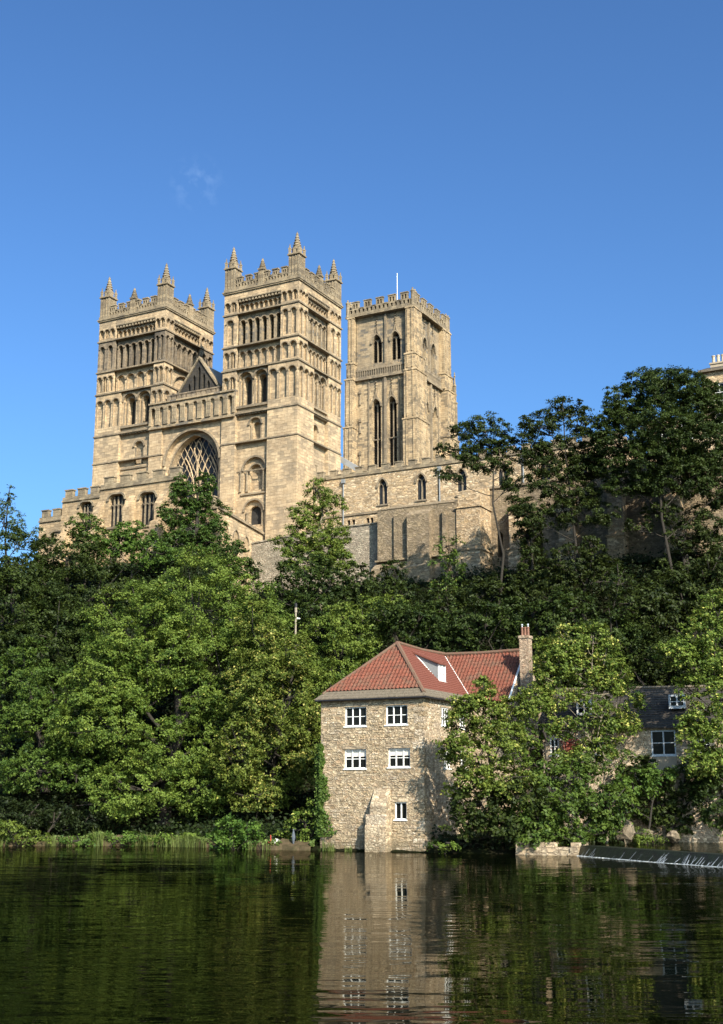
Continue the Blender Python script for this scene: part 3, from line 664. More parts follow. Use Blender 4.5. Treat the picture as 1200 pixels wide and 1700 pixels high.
# tracery
def bar(pts, r=.09): ms.tube([P(F0, u, z, -1.3) for u, z in pts], [r * .6] * len(pts), 5)
zsp = 37.35 - 3.9
hR = (3.05 ** 2 + 3.9 ** 2) / (2 * 3.05)
def half_w(z): return 3.05 if z <= zsp else max(0, math.sqrt(max(0, hR ** 2 - (z - zsp) ** 2)) - hR + 3.05)
def cbar(pts, r):           # keep only the run inside the arch
    run = []
    for u, z in pts:
        if abs(u - uc) < half_w(z) + .05: run.append((u, z))
        elif len(run) > 1: bar(run, r); run = []
        else: run = []
    if len(run) > 1: bar(run, r)
for k in range(-4, 5):
    cbar([(uc + k * .76 - .38, 24), (uc + k * .76 - .38, 31.4)], .1)
for k in range(-3, 4):
    a_, z_ = arc_of(uc + k * .76, 32.2, .38, 'p', .85, n=8); cbar(a_, .085)
for s_ in (-1, 1):            # two main sub-arches and the central stem
    a_, z_ = arc_of(uc + s_ * 1.56, 35.2, 1.18, 'p', 3.8, n=20); cbar(a_, .14)
    cbar([(uc + s_ * .04, 31.4), (uc + s_ * .05, 34.6), (uc + s_ * .2, 35.2), (uc + s_ * .42, 35.6), (uc + s_ * .45, 36.1), (uc + s_ * .25, 36.6), (uc, 36.9)], .12)
for k in range(-7, 8):        # net of flowing ogee cells
    u0_ = uc + k * .39; ph = math.pi * (k % 2)
    cbar([(u0_ + .16 * math.sin((31.9 + q * .15) * 2 * math.pi / 1.5 + ph), 31.9 + q * .15) for q in range(36)], .06)
w = obj('west_window', gl, M['glass'], wf); obj('window_tracery', ms, M['stone'], wf); obj('arch_moulding', tr, M['trim'], wf)
# gallery with a row of billet shafts
ga, gt = MB(), MB()
gu0, gu1 = 7.45, 18.4
n = 10; p = (gu1 - gu0) / n; holes = []
for i in range(n):
    u = gu0 + p * (i + .5); holes.append(arch(u, 38.75, 40.8, p * .3))
    for q in (-.44, -.3, .3, .44): gt.fcyl(F0, u + p * q, 38.8, 40.6, .075, .22, 5)
    a_, z_ = arc_of(u, 40.75, p * .27); gt.hood(F0, a_, u, z_, .12, .18, .3)
ga.plate(F0, (gu0, gu1, 38.55, 41.15), holes, .2, .012, back=False)
ga.fbox(F0, gu0 - .05, gu1 + .05, 41.15, 41.32, -.3, .36); ga.fbox(F0, gu0, gu1, 38.4, 38.55, -.25, .3)
gal = obj('gallery_arcade', ga, M['grimy'], wf); obj('gallery_shafts', gt, M['parapet'], wf)
pz = MB()
for i in range(12):
    a_ = u0 + (u1 - u0) * i / 12; pz.fbox(F0, a_ + .06, a_ + (u1 - u0) / 12 - .06, 41.32, 42.15, -.9, -.65)
pz.fbox(F0, u0, u1, 42.15, 42.3, -.95, -.6); obj('parapet', pz, M['sooty'], wf)
# gable with blind lancets
gb = MB(); ap = 12.9
tri = [(ap - 3.3, 41.3), (ap + 3.3, 41.3), (ap, 45.95)]
holes = []
for k in range(-3, 4):
    u = ap + k * .62; zt = 45.1 - abs(k) * .87; holes.append(arch(u, 41.75, zt, .2, 'p', .5, n=6))
gb.plate(F0, tri, holes, -1.0, -1.35)
cop = MB()
for s_ in (-1, 1):
    A, B = (ap + s_ * 3.5, 41.3), (ap, 46.2)
    cop.hexa([P(F0, A[0], A[1] - .25, -1.5), P(F0, A[0], A[1] - .25, -.85), P(F0, B[0], B[1] - .3, -.85), P(F0, B[0], B[1] - .3, -1.5), P(F0, A[0], A[1] + .05, -1.5), P(F0, A[0], A[1] + .05, -.85), P(F0, B[0], B[1], -.85), P(F0, B[0], B[1], -1.5)])
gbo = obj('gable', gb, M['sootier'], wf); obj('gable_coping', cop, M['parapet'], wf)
# nave behind
nv = MB(); nv.box(-16.5, -9.4, 9.2, 43.8, CB - 2, 39.0); nv.box(-25, -.6, 9.2, 40, CB - 2, 30.5)
nave = obj('nave', nv, M['stone'], cath)
nr = MB()
nr.add([(-16.9, 1.6, 38.8), (-9.0, 1.6, 38.8), (-12.9, 1.6, 45.6), (-16.9, 8.6, 38.8), (-9.0, 8.6, 38.8), (-12.9, 8.6, 45.6)], [[0, 1, 2], [3, 5, 4], [0, 2, 5, 3], [1, 4, 5, 2]])
nr.add([(-16.6, 9, 38.9), (-9.3, 9, 38.9), (-12.9, 9, 40.0), (-16.6, 44, 38.9), (-9.3, 44, 38.9), (-12.9, 44, 40.0)], [[0, 1, 2], [3, 5, 4], [0, 2, 5, 3], [1, 4, 5, 2]])
nr.add([(-.5, 9.3, 30.4), (-9.1, 9.3, 32.4), (-.5, 43, 30.4), (-9.1, 43, 32.4)], [[0, 1, 3, 2]])
obj('roof', nr, M['lead'], nave)
va = MB()          # pale lead-covered raking verge seen just right of the tower
va.hexa([(0.9, 12, 34.0), (-2.6, 12, 36.2), (-2.6, 12.5, 36.2), (0.9, 12.5, 34.0), (0.9, 12, 34.65), (-2.6, 12, 36.95), (-2.6, 12.5, 36.95), (.9, 12.5, 34.65)])
va.box(-2.4, .4, 12.1, 12.4, 30, 33.6)
obj('aisle_verge', va, M['lead'], nave)

# ---------------- central tower
cx1, cy0 = -8.36, 44.04; CWd, CDp = 9.5, 11.2
cw, ctrim, clou, cup = MB(), MB(), MB(), MB()
cw.box(cx1 - CWd + 1.3, cx1 - 1.3, cy0 + 1.3, cy0 + CDp - 1.3, CB, 66)
for F, wd, wins in ((Wf(cx1, cy0), CWd, ((2.55, 5.45), (3.07, 5.5))), (Sf(cx1, cy0), CDp, ((4.2, 7.0), (4.3, 7.1)))):
    uw, lw = wins; mid = sum(uw) / 2
    hu = [arch(u, 59.1, 63.25, .76, 'p', 1.3, n=10) for u in uw]; hl = [arch(u, 44, 53.85, .7, 'p', 1.2, n=10) for u in lw]
    cup.plate(F, (0, wd, 57.9, 66.2), hu, -.15, -1.05, skip=(1, 3), back=False)
    cw.plate(F, (0, wd, CB, 57.9), hl, 0, -1.05, skip=(1, 3), back=False)
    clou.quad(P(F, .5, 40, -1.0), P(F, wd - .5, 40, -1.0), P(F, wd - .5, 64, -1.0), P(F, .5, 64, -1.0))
    for ws, zb, zt, hw in ((uw, 59.1, 63.25, .76), (lw, 44, 53.85, .7)):
        for u in ws:
            ctrim.fbox(F, u - .07, u + .07, zb, zt - .7, -.55, -.35)
            a_, z_ = arc_of(u - hw / 2, zt - .7, hw / 2 - .04, 'p', .6, n=6); ctrim.hood(F, a_, u - hw / 2, z_, .07, -.55, -.38)
            a_, z_ = arc_of(u + hw / 2, zt - .7, hw / 2 - .04, 'p', .6, n=6); ctrim.hood(F, a_, u + hw / 2, z_, .07, -.55, -.38)
            d = -.15 if zb > 50 else 0
            a_, z_ = arc_of(u, zt, hw, 'p', 1.3 if zb > 50 else 1.2, n=10); ctrim.hood(F, a_, u, z_, .2, d - .02, d + .22)
            # ogee top of the hood, with a finial
            for s_ in (-1, 1):
                ctrim.tube([P(F, u + s_ * (hw + .1), z_, d + .1), P(F, u + s_ * hw * .72, z_ + .95, d + .12), P(F, u + s_ * hw * .25, zt + .25, d + .14), P(F, u, zt + 1.2, d + .14)], [.11, .11, .1, .08], 5)
            for k in range(5): ctrim.lathe(*P(F, u, 0, d + .16)[:2], [(.04, zt + 1.0 + k * .42), (.15, zt + 1.12 + k * .42), (.04, zt + 1.24 + k * .42)], 5)
            if zb < 50:
                ctrim.fbox(F, u - hw, u + hw, 48.0, 48.15, -.55, -.35)
                for s_ in (-1, 1): ctrim.fbox(F, u + s_ * (hw + .42) - .07, u + s_ * (hw + .42) + .07, 41, 56.8, -.02, .16)
            zz = zb + .2
            while zz < zt - 1.0:
                clou.add([P(F, u - hw, zz, -.6), P(F, u + hw, zz, -.6), P(F, u + hw, zz + .22, -.92), P(F, u - hw, zz + .22, -.92)], [[0, 1, 2, 3]]); zz += .36
    # middle pilaster, side panels with niches
    for a in (.0,):
        ctrim.fbox(F, mid - .18, mid + .18, 41, 57, -.05, .32); ctrim.fbox(F, mid - .14, mid + .14, 58, 66, -.2, .16)
    for uu in (1.35, wd - 1.5):
        for z_ in (44.5, 49.2, 53.3):
            ctrim.fbox(F, uu - .18, uu + .18, z_ + 1.6, z_ + 2.1, .0, .22); ctrim.lathe(*P(F, uu, 0, .12)[:2], [(.16, z_), (.13, z_ + .9), (.09, z_ + 1.2), (.12, z_ + 1.45)], 6)
    # panelled gallery with its own little battlements
    holes = []; k = 22
    for i in range(k):
        c = .9 + (wd - 1.8) * (i + .5) / k; holes.append([(c - .11, 57.25), (c + .11, 57.25), (c + .11, 58.1), (c - .11, 58.1)])
    ctrim.plate(F, (.6, wd - .6, 56.95, 58.35), holes, .32, .12)
    for i in range(8):
        c = .9 + (wd - 1.8) * (i + .5) / 8; ctrim.fbox(F, c - .3, c + .3, 58.354, 58.75, .13, .31)
    ctrim.fbox(F, .5, wd - .5, 56.75, 56.95, -.05, .45)
for F, wd in ((Nf(cx1 - CWd, cy0), CDp), (Ef(cx1, cy0 + CDp), CWd)): cw.plate(F, (0, wd, CB, 66.2), [], -.05, -.9, skip=(1, 3))
ct = obj('central_tower', cw, M['weathered'], cath, 'tall central tower behind the west towers')
obj('upper_stage', cup, M['grimy'], ct, 'grimy upper stage'); obj('window_tracery', ctrim, M['trim'], ct); obj('louvre', clou, M['louvre'], ct)
# clasping buttresses
def buttress(xa, ya, sx, sy, wa, wb, low, kx=1.0):
    m = MB()
    for z0, z1, p_, k in ((CB, 50.0, 1.35, low), (50.0, 57.0, 1.1, low * .9), (57.0, 59.4, .85, 1.15), (59.4, 66.2, .62, 1.0)):
        x0_, x1_ = sorted((xa + sx * p_ * kx, xa - sx * wa * k)); y0_, y1_ = sorted((ya + sy * p_, ya - sy * wb * k))
        m.box(x0_, x1_, y0_, y1_, z0, z1 - .004)
        q = .1; m.box(x0_ - q, x1_ + q, y0_ - q, y1_ + q, z1 - .22, z1 - .01)
        for t_ in (.25, .75):
            xx = x0_ + (x1_ - x0_) * t_; yy = ya + sy * (p_ + .05)
            m.box(xx - .07, xx + .07, yy - .06, yy + .06, z0 + .3, z1 - .3)
            yy2 = y0_ + (y1_ - y0_) * t_; x2 = xa + sx * (p_ * kx + .05)
            m.box(x2 - .06, x2 + .06, yy2 - .07, yy2 + .07, z0 + .3, z1 - .3)
    return obj('buttress', m, M['weathered'], ct)
buttress(cx1, cy0, 1, -1, .62, 2.0, 1.3); buttress(cx1 - CWd, cy0, -1, -1, .75, 1.6, 1.2, .35)
buttress(cx1, cy0 + CDp, 1, 1, 1.6, 1.9, 1.1); buttress(cx1 - CWd, cy0 + CDp, -1, 1, 1.6, 1.6, 1.1)
cr = MB(); cr.ring(cx1 - CWd, cx1, cy0, cy0 + CDp, 66.2, 66.42, .62, 1.5); obj('cornice', cr, M['parapet'], ct)
rf = MB(); rf.box(cx1 - CWd + .5, cx1 - .5, cy0 + .5, cy0 + CDp - .5, 65.8, 66.5); obj('roof', rf, M['lead'], ct)
for F, wd in ((Wf(cx1 + .4, cy0), CWd + .8), (Sf(cx1, cy0 - .4), CDp + .8), (Nf(cx1 - CWd, cy0 - .4), CDp + .8), (Ef(cx1 + .4, cy0 + CDp), CWd + .8)):
    pm = MB(); G = fr(F[0] + F[2] * .35 + F[4] * .4, F[1] + F[3] * .35 + F[5] * .4, *F[2:]); battlement(pm, G, wd - .7, 66.42, 5, d0=.08, d1=-.3, band=1.0, rise=1.0, fill=.58); obj('parapet', pm, M['parapet'], ct)
for (sx, sy) in ((1, 0), (0, 0), (1, 1), (0, 1)):
    bx_, by_ = cx1 - CWd * (1 - sx), cy0 + CDp * sy
    for dx, dy in ((0, .0), (.0, .75 if sy == 0 else -.75)):
        m = MB(); m.lathe(bx_ + (.35 if sx else -.35) + dx, by_ + (-.35 if sy == 0 else .35) + dy, [(.26, 66.42), (.26, 68.4), (.32, 68.42), (.32, 68.6), (.12, 68.75), (.12, 69.0)], 8)
        obj('corner_turret', m, M['parapet'], ct)
for (x, y, zt) in ((cx1 - CWd - .72, cy0 + 2.6, 60.6), (cx1 + 1.15, cy0 + CDp + .55, 60.2)):
    m = MB(); m.box(x - .26, x + .26, y - .26, y + .26, CB, zt - 4.8); m.box(x - .32, x + .32, y - .32, y + .32, zt - 4.8, zt - 4.6)
    m.box(x - .17, x + .17, y - .17, y + .17, zt - 4.6, zt - 2.2)
    m.lathe(x, y, [(.26, zt - 2.2), (.26, zt - 2.0), (.16, zt - 1.9), (.08, zt - .8), (.18, zt - .7), (.18, zt - .6), (.05, zt - .45), (.13, zt - .25), (.03, zt)], 6)
    obj('buttress_pinnacle', m, M['parapet'], ct)
m = MB(); m.tube([(-13.0, 49.0, 66), (-13.0, 49.0, 74.0)], [.075, .045], 6); m.lathe(-13.0, 49.0, [(.03, 73.95), (.1, 74.05), (.03, 74.15)], 6); obj('flagpole', m, M['white'], ct)

# ---------------- Galilee chapel in front of the west front
FG = Wf(-16.81, -8.0)
gm, gtr = MB(), MB()
wins = ((2.95, .86, 29.0), (-.9, 1.0, 29.35), (-4.75, 1.03, 29.1), (-8.6, .95, 29.1), (6.6, .8, 26.3))
def gal_hole(u, hw, zt): return arch(u, zt - 3.2, zt, hw, 'p', hw * .55, n=8)
steps = ((9.05, 6.1, 27.55), (6.1, 1.2, 29.35), (1.2, -8.9, 30.1), (-8.9, -13.0, 26.7))
for a_, b_, zt in steps:
    hs = [gal_hole(*w_) for w_ in wins if b_ < w_[0] - w_[1] and w_[0] + w_[1] < a_]
    gm.plate(FG, (b_, a_, CB - 4, zt), hs, 0, -.6)
    gtr.fbox(FG, b_, a_, zt - .02, zt + .16, -.5, .14)
    nm = max(2, int(round((a_ - b_) / 1.9)))
    p = (a_ - b_) / nm
    for i in range(nm):
        c = b_ + p * (i + .5); gtr.fbox(FG, c - p * .29, c + p * .29, zt + .5, zt + 1.15, -.4, .03); gtr.fbox(FG, c - p * .33, c + p * .33, zt + 1.15, zt + 1.27, -.46, .1)
    gtr.fbox(FG, b_ + .005, a_ - .005, zt + .16, zt + .5, -.4, .02)
gm.box(-16.81 - 8.9, -3.9, -7.35, -.1, CB - 4, 26.0); gm.box(-16.81 - 6, -16.81 + 9, -7.4, -.1, CB - 4, 29.0)
gal_panes = []
for u, hw, zt in wins:
    gal_panes.append(MB().quad(P(FG, u - hw, zt - 3.3, -.5), P(FG, u + hw, zt - 3.3, -.5), P(FG, u + hw, zt, -.5), P(FG, u - hw, zt, -.5)))
    for k in (-.5, 0, .5): gtr.fbox(FG, u + k * hw - .06, u + k * hw + .06, zt - 3.2, zt - .12, -.36, -.22)
    for k in range(4):
        a_, z_ = arc_of(u + (k - 1.5) * hw / 2, zt - .95, hw * .2, 'p', .3, n=6); gtr.hood(FG, a_, u + (k - 1.5) * hw / 2, z_, .07, -.36, -.22)
    a_, z_ = arc_of(u, zt, hw, 'p', hw * .55, n=8); gtr.hood(FG, a_, u, z_, .2, -.02, .16)
    gtr.fbox(FG, u - hw - .1, u + hw + .1, zt - 3.4, zt - 3.2, -.3, .12)
for u, zt in ((1.02, 29.0), (-2.85, 29.2), (-6.7, 29.2), (5.2, 27.0)):
    gm.fslope(FG, u - .42, u + .42, CB - 4, zt - 1.5, zt, -.05, .95); gm.fslope(FG, u - .5, u + .5, CB - 4, zt - 3.4, zt - 2.6, -.05, 1.5)
gch = obj('galilee_chapel', gm, M['stone_low'], cath, 'low battlemented chapel in front of the west front')
obj('battlement', gtr, M['parapet'], gch); [obj('window', q_, M['glass'], gch) for q_ in gal_panes]
# south side of the chapel, with a raking coping and a row of blind pointed arches
FS = Sf(-3.85, -8.0); sm, st_ = MB(), MB()
hs = [arch(u, 20.5, zt, .42, 'p', .8, n=8) for u, zt in ((1.4, 25.5), (3.2, 25.2), (5.0, 24.9), (6.8, 24.6))]
sm.plate(FS, [(0, CB - 4), (8.0, CB - 4), (8.0, 25.6), (0, 26.7)], hs, 0, -.4)
for u, zt in ((1.4, 25.5), (3.2, 25.2), (5.0, 24.9), (6.8, 24.6)):
    for hw, d in ((.42, 0), (.22, -.3)):
        a_, z_ = arc_of(u, zt - (0 if d == 0 else .3), hw, 'p', hw * 1.9, n=8); st_.hood(FS, a_, u, z_, .1, d - .02, d + .1)
st_.hexa([P(FS, 0, 26.7, -.6), P(FS, 8.0, 25.6, -.6), P(FS, 8, 25.6, .2), P(FS, 0, 26.7, .2), P(FS, 0, 26.95, -.6), P(FS, 8, 25.85, -.6), P(FS, 8, 25.85, .2), P(FS, 0, 26.95, .2)])
obj('aisle_wall', sm, M['stone'], gch); obj('coping', st_, M['trim'], gch)

# ------------------------------------------------------------------ monastic range, retaining walls, house
def two_light(F, par, u, zb, zt, hw, depth=.3):
    gl_, tr_ = MB(), MB()
    gl_.quad(P(F, u - hw, zb, -depth), P(F, u + hw, zb, -depth), P(F, u + hw, zt, -depth), P(F, u - hw, zt, -depth))
    tr_.fbox(F, u - .06, u + .06, zb, zt - hw * 1.2, -depth + .02, -depth + .16)
    for s_ in (-1, 1):
        a_, z_ = arc_of(u + s_ * hw / 2, zt - hw * .95, hw / 2 - .03, 'p', hw * .8, n=6); tr_.hood(F, a_, u + s_ * hw / 2, z_, .07, -depth + .02, -depth + .16)
    a_, z_ = arc_of(u, zt, hw, 'p', hw * 1.7, n=10); tr_.hood(F, a_, u, z_, .17, -.01, .14)
    tr_.fbox(F, u - hw - .12, u + hw + .12, zb - .16, zb, -depth, .1)
    w_ = obj('window', gl_, M['glass'], par); obj('window_tracery', tr_, M['trim'], w_)
DB = 14.0
rg = empty('monastic_range', 'long battlemented stone range with pointed windows running right from the cathedral', 'building', (SX, SY, DB), -TH)
FD = Wf(0, 3.4); Lr = 32.4
FDr = fr(0, 3.4, 1, 0, 0, -1)      # u runs south here
rm, rb = MB(), MB()
wu = (7.85, 12.05, 16.3, 20.5, 24.7, 28.2)
holes = [arch(u, 28.15, 30.72, .5, 'p', .85, n=10) for u in wu] + [[(u - .17, 26.1), (u + .17, 26.1), (u + .17, 26.95), (u - .17, 26.95)] for u in (4.05, 4.6, 6.2, 6.65)]
rm.plate(FDr, (.02, Lr, DB, 31.35), holes, 0, -.5)
rm.box(.05, Lr, 3.95, 11.5, DB, 31.3)
obj('wall', rm, M['range'], rg)
rb.fbox(FDr, .02, Lr, 31.35, 31.5, -.45, .12); rb.fbox(FDr, .02, Lr, 31.5, 31.72, -.45, .03)
nm = 22
for i in range(nm):
    c = .02 + (Lr - .02) * (i + .5) / nm; rb.fbox(FDr, c - .38, c + .38, 31.72, 32.2, -.42, .0); rb.fbox(FDr, c - .42, c + .42, 32.2, 32.3, -.47, .07)
for i in range(nm - 1):
    c = .02 + (Lr - .02) * (i + 1.0) / nm; rb.fbox(FDr, c - .25, c + .25, 31.723, 31.8, -.47, .07)
obj('battlement', rb, M['parapet'], rg)
st = MB(); st.fbox(FDr, .02, 9.6, 27.35, 27.55, -.1, .12); obj('string_course', st, M['trim'], rg)
for u in wu: two_light(FDr, rg, u, 28.15, 30.72, .5)
for u in (4.05, 4.6, 6.2, 6.65): obj('slit_window', MB().fbox(FDr, u - .17, u + .17, 26.1, 26.95, -.4, -.3), M['glass'], rg)
for u in (3.5, 14.05, 22.6):
    m = MB(); m.tube([P(FDr, u, 26.5, .12), P(FDr, u, 31.0, .12)], [.07, .07], 6); m.fbox(FDr, u - .18, u + .18, 30.75, 31.15, .0, .28); obj('downpipe', m, M['pipe'], rg)
rr = MB(); rr.add([(0.1, 3.9, 31.4), (Lr - .1, 3.9, 31.4), (Lr - .1, 7.6, 32.6), (.1, 7.6, 32.6), (.1, 11.4, 31.4), (Lr - .1, 11.4, 31.4)], [[0, 1, 2, 3], [3, 2, 5, 4]]); obj('roof', rr, M['lead'], rg)
m = MB(); m.tube([P(FDr, .35, 31.3, .1), P(FDr, .35, 32.9, .1)], [.06, .06], 5); m.lathe(*P(FDr, .35, 0, .1)[:2], [(.05, 32.85), (.14, 33.0), (.04, 33.2)], 6); obj('finial', m, M['parapet'], rg)

rw = empty('terrace_wall', 'grey rubble terrace wall with a flat coping at the foot of the right west tower', 'wall', (SX, SY, 10), -TH)
m = MB(); FR = fr(0, -2.0, 1, 0, 0, -1)
m.plate(FR, [(-7, 10), (10.4, 10), (10.4, 24.95), (5.0, 24.95), (-7, 24.1)], [], 0, -.8); obj('wall', m, M['terrace'], rw)
m = MB(); m.hexa([P(FR, 5, 24.95, -.9), P(FR, 10.4, 24.95, -.9), P(FR, 10.4, 24.95, .1), P(FR, 5, 24.95, .1), P(FR, 5, 25.08, -.9), P(FR, 10.4, 25.08, -.9), P(FR, 10.4, 25.08, .1), P(FR, 5, 25.08, .1)])
m.hexa([P(FR, -7, 24.1, -.9), P(FR, 5, 24.95, -.9), P(FR, 5, 24.95, .1), P(FR, -7, 24.1, .1), P(FR, -7, 24.23, -.9), P(FR, 5, 25.08, -.9), P(FR, 5, 25.08, .1), P(FR, -7, 24.23, .1)]); obj('coping', m, M['terrace'], rw)

bw = empty('buttressed_wall', 'tall weathered stone retaining wall with broad buttresses behind the dark trees', 'wall', (SX, SY, 10), -TH)
FB = fr(0, 0, 1, 0, 0, -1)
m = MB()
m.plate(FB, (10.6, 18.6, 10, 25.9), [], 3.05, 0.0); m.fslope(FB, 10.55, 18.6, 25.9, 25.95, 26.9, 0.0, 3.1)
m.fbox(FB, 12.4, 14.0, 10, 25.3, 3.0, 3.3); m.fslope(FB, 14.0, 16.2, 10, 25.0, 25.6, 3.0, 3.85); m.fbox(FB, 17.3, 17.65, 10, 25.2, 3.0, 3.4); m.fslope(FB, 10.5, 16.3, 10, 20.2, 21.0, 3.0, 4.1)
m.fbox(FB, 10.55, 18.6, 21.0, 21.15, 3.0, 3.52)
m.plate(FB, (18.5, 31.0, 10, 27.4), [[(21.35, 21.0), (21.95, 21.0), (21.95, 23.0), (21.65, 23.4), (21.35, 23.0)], arch(16.0 + 9.2, 19.0, 22.5, .5)], 0.6, -1.0)
m.plate(FB, (31.0, 44.0, 10, 27.6), [], 1.9, -1.0)
obj('wall', m, M['retaining'], bw)
m = MB(); m.fbox(FB, 18.5, 44.0, 27.3, 27.5, -1.2, .75); obj('coping', m, M['trim'], bw)
for ua, ub, pr_, zt in ((18.65, 20.8, 3.2, 27.7), (23.0, 24.0, 1.6, 26.0), (27.6, 28.8, 1.7, 26.5), (32.4, 33.6, 3.0, 27.8), (37.2, 38.4, 3.0, 27.5)):
    m = MB()
    m.fslope(FB, ua, ub, 10, zt - .9, zt, .0, pr_ - .25); m.fslope(FB, ua - .06, ub + .06, 10, 25.3, 25.55, .0, pr_); m.fslope(FB, ua - .12, ub + .12, 10, 21.4, 21.7, .0, pr_ + .25)
    m.fbox(FB, ua - .16, ub + .16, 25.22, 25.36, .0, pr_ + .1); m.fbox(FB, ua - .22, ub + .22, 21.3, 21.46, .0, pr_ + .35)
    obj('buttress', m, M['range'], bw)
m = MB(); a_, z_ = arc_of(14.4, 18.1, .7, n=10); m.plate(FB, arch(14.4, 10, 18.0, .65, n=10), [], 3.47, 3.5, back=False); obj('culvert_arch', m, M['louvre'], bw)

hs = empty('stone_house', 'tall pale stone house with white windows behind the domed tree at right', 'house', (SX, SY, 14), -TH)
FH = fr(38.85, 6.0, 1, 0, 0, -1)
m = MB(); hw_ = []
for u in (1.5, 4.1, 6.7, 9.5, 12.2):
    for zb in (28.6, 31.8, 34.6): hw_.append((u, zb))
m.plate(FH, (0, 15, 14, 37.4), [[(u - .5, zb), (u + .5, zb), (u + .5, zb + 1.7), (u - .5, zb + 1.7)] for u, zb in hw_], 0, -.4); m.box(38.9, 53.5, 6.5, 14, 14, 37.3); m.plate(FH, (-5.2, -.003, 14, 33.6), [[(u - .5, 31.5), (u + .5, 31.5), (u + .5, 33.0), (u - .5, 33.0)] for u in (-3.9, -1.6)], 0, -.4); m.box(33.8, 38.8, 6.5, 13, 14, 33.5)
obj('wall', m, M['range'], hs)
m = MB(); m.fbox(FH, -.2, 15.2, 37.4, 37.6, -.5, .35); obj('eaves_cornice', m, M['slate'], hs)
m = MB(); m.add([P(FH, -.3, 37.6, .3), P(FH, 15.3, 37.6, .3), P(FH, 15.3, 39.2, -4), P(FH, -.3, 39.2, -4), P(FH, 15.3, 37.6, -8.5), P(FH, -.3, 37.6, -8.5)], [[0, 1, 2, 3], [3, 2, 4, 5]]); obj('roof', m, M['darkslate'], hs)
def sash(F, par, u0, u1, z0, z1, nx, nz, d=-.2, mat='white', fw=.07, bar_=.035, blind=0, pane='pane', sill=True):
    f, g_ = MB(), MB()
    f.fbox(F, u0, u0 + fw, z0, z1, d - .02, d + .07); f.fbox(F, u1 - fw, u1, z0, z1, d - .02, d + .07)
    f.fbox(F, u0 + fw, u1 - fw, z0, z0 + fw, d - .02, d + .07); f.fbox(F, u0 + fw, u1 - fw, z1 - fw, z1, d - .02, d + .07)
    for i in range(1, nx): c = u0 + (u1 - u0) * i / nx; f.fbox(F, c - bar_, c + bar_, z0 + fw, z1 - fw, d - .015, d + .055)
    for i in range(1, nz): c = z0 + (z1 - z0) * i / nz; f.fbox(F, u0 + fw, u1 - fw, c - bar_ * .6, c + bar_ * .6, d - .012, d + .035)
    w_ = obj('window', f, M[mat], par)
    g_.quad(P(F, u0, z0, d), P(F, u1, z0, d), P(F, u1, z1, d), P(F, u0, z1, d)); obj('pane', g_, M[pane], w_)
    if blind: b_ = MB().quad(P(F, u0 + fw, z1 - (z1 - z0) * blind, d + .008), P(F, u1 - fw, z1 - (z1 - z0) * blind, d + .008), P(F, u1 - fw, z1 - fw, d + .008), P(F, u0 + fw, z1 - fw, d + .008)); obj('blind', b_, M['blind'], w_)
    if sill: s_ = MB().fbox(F, u0 - .06, u1 + .06, z0 - .07, z0, d - .05, .05); obj('sill', s_, M[mat], w_)
    return w_
m = MB(); m.add([P(FH, -5.3, 33.6, .2), P(FH, 0, 33.6, .2), P(FH, 0, 34.6, -3.5), P(FH, -5.3, 34.6, -3.5)], [[0, 1, 2, 3]]); obj('wing_roof', m, M['darkslate'], hs)
for u in (-3.9, -1.6): sash(FH, hs, u - .5, u + .5, 31.5, 33.0, 2, 2, d=-.18)
for u, zb in hw_: sash(FH, hs, u - .5, u + .5, zb, zb + 1.7, 2, 2, d=-.18)
m = MB(); FHc = fr(38.95, 9.6, 1, 0, 0, -1); m.fbox(FHc, 0, 1.35, 37.4, 39.35, -.8, 0); m.fbox(FHc, -.08, 1.43, 39.35, 39.5, -.88, .08); ch = obj('chimney', m, M['render'], hs)
for k in range(3):
    x, y, _ = P(FHc, .25 + .43 * k, 0, -.4); q = MB().lathe(x, y, [(.17, 39.5), (.15, 39.6), (.14, 40.15), (.18, 40.2), (.18, 40.28)], 10); obj('chimney_pot', q, M['palepot'], ch)

# ------------------------------------------------------------------ the mill house
TM = R(28); MBZ = -3.4
mill = empty('mill_house', 'three storey rubble stone mill house with a red hipped pantile roof at the water', 'house', (3.594, 74.39, MBZ), -TM)
FM = Wf(0, 0); FMS = Sf(0, 0); Wm, Lm, EV = 6.85, 13.0, 5.75
wm = MB()
wl = ((3.75, 5.22, 4.2, 5.36, 0), (1.02, 2.47, 4.22, 5.37, 0), (3.76, 5.25, 1.72, 2.86, .38), (.88, 2.32, 1.77, 2.87, .38), (1.13, 1.92, -1.2, -.2, 0))
wm.plate(FM, (0, Wm, MBZ - 1, EV), [[(a, c), (b, c), (b, d), (a, d)] for a, b, c, d, _ in wl], 0, -.45, skip=(1, 3))
wsd = ((2.5, 3.6, 4.25, 5.35), (5.2, 6.2, 4.2, 5.3), (2.8, 3.8, 1.75, 2.85), (5.3, 6.3, 1.75, 2.85))
wm.plate(FMS, (0, 7.0, MBZ - 1, EV), [[(a, c), (b, c), (b, d), (a, d)] for a, b, c, d in wsd], 0, -.45, skip=(3,))
wm.plate(Nf(-Wm, 0), (0, Lm, MBZ - 1, EV), [], 0, -.4, skip=(3,)); wm.plate(Ef(0, Lm), (0, Wm, MBZ - 1, EV), [], 0, -.4)
wm.box(-Wm + .5, -.5, .5, Lm - .45, MBZ - 1, EV - .1)
FW2 = fr(0, 7.0, 1, 0, 0, -1); wm.plate(FW2, (.0, 2.75, MBZ - 1, EV), [], -.003, -.4); wm.plate(Sf(2.75, 7), [(0, MBZ - 1), (6, MBZ - 1), (6, EV), (3, 9.3), (0, EV)], [], 0, -.4)
rq = random.Random(21)
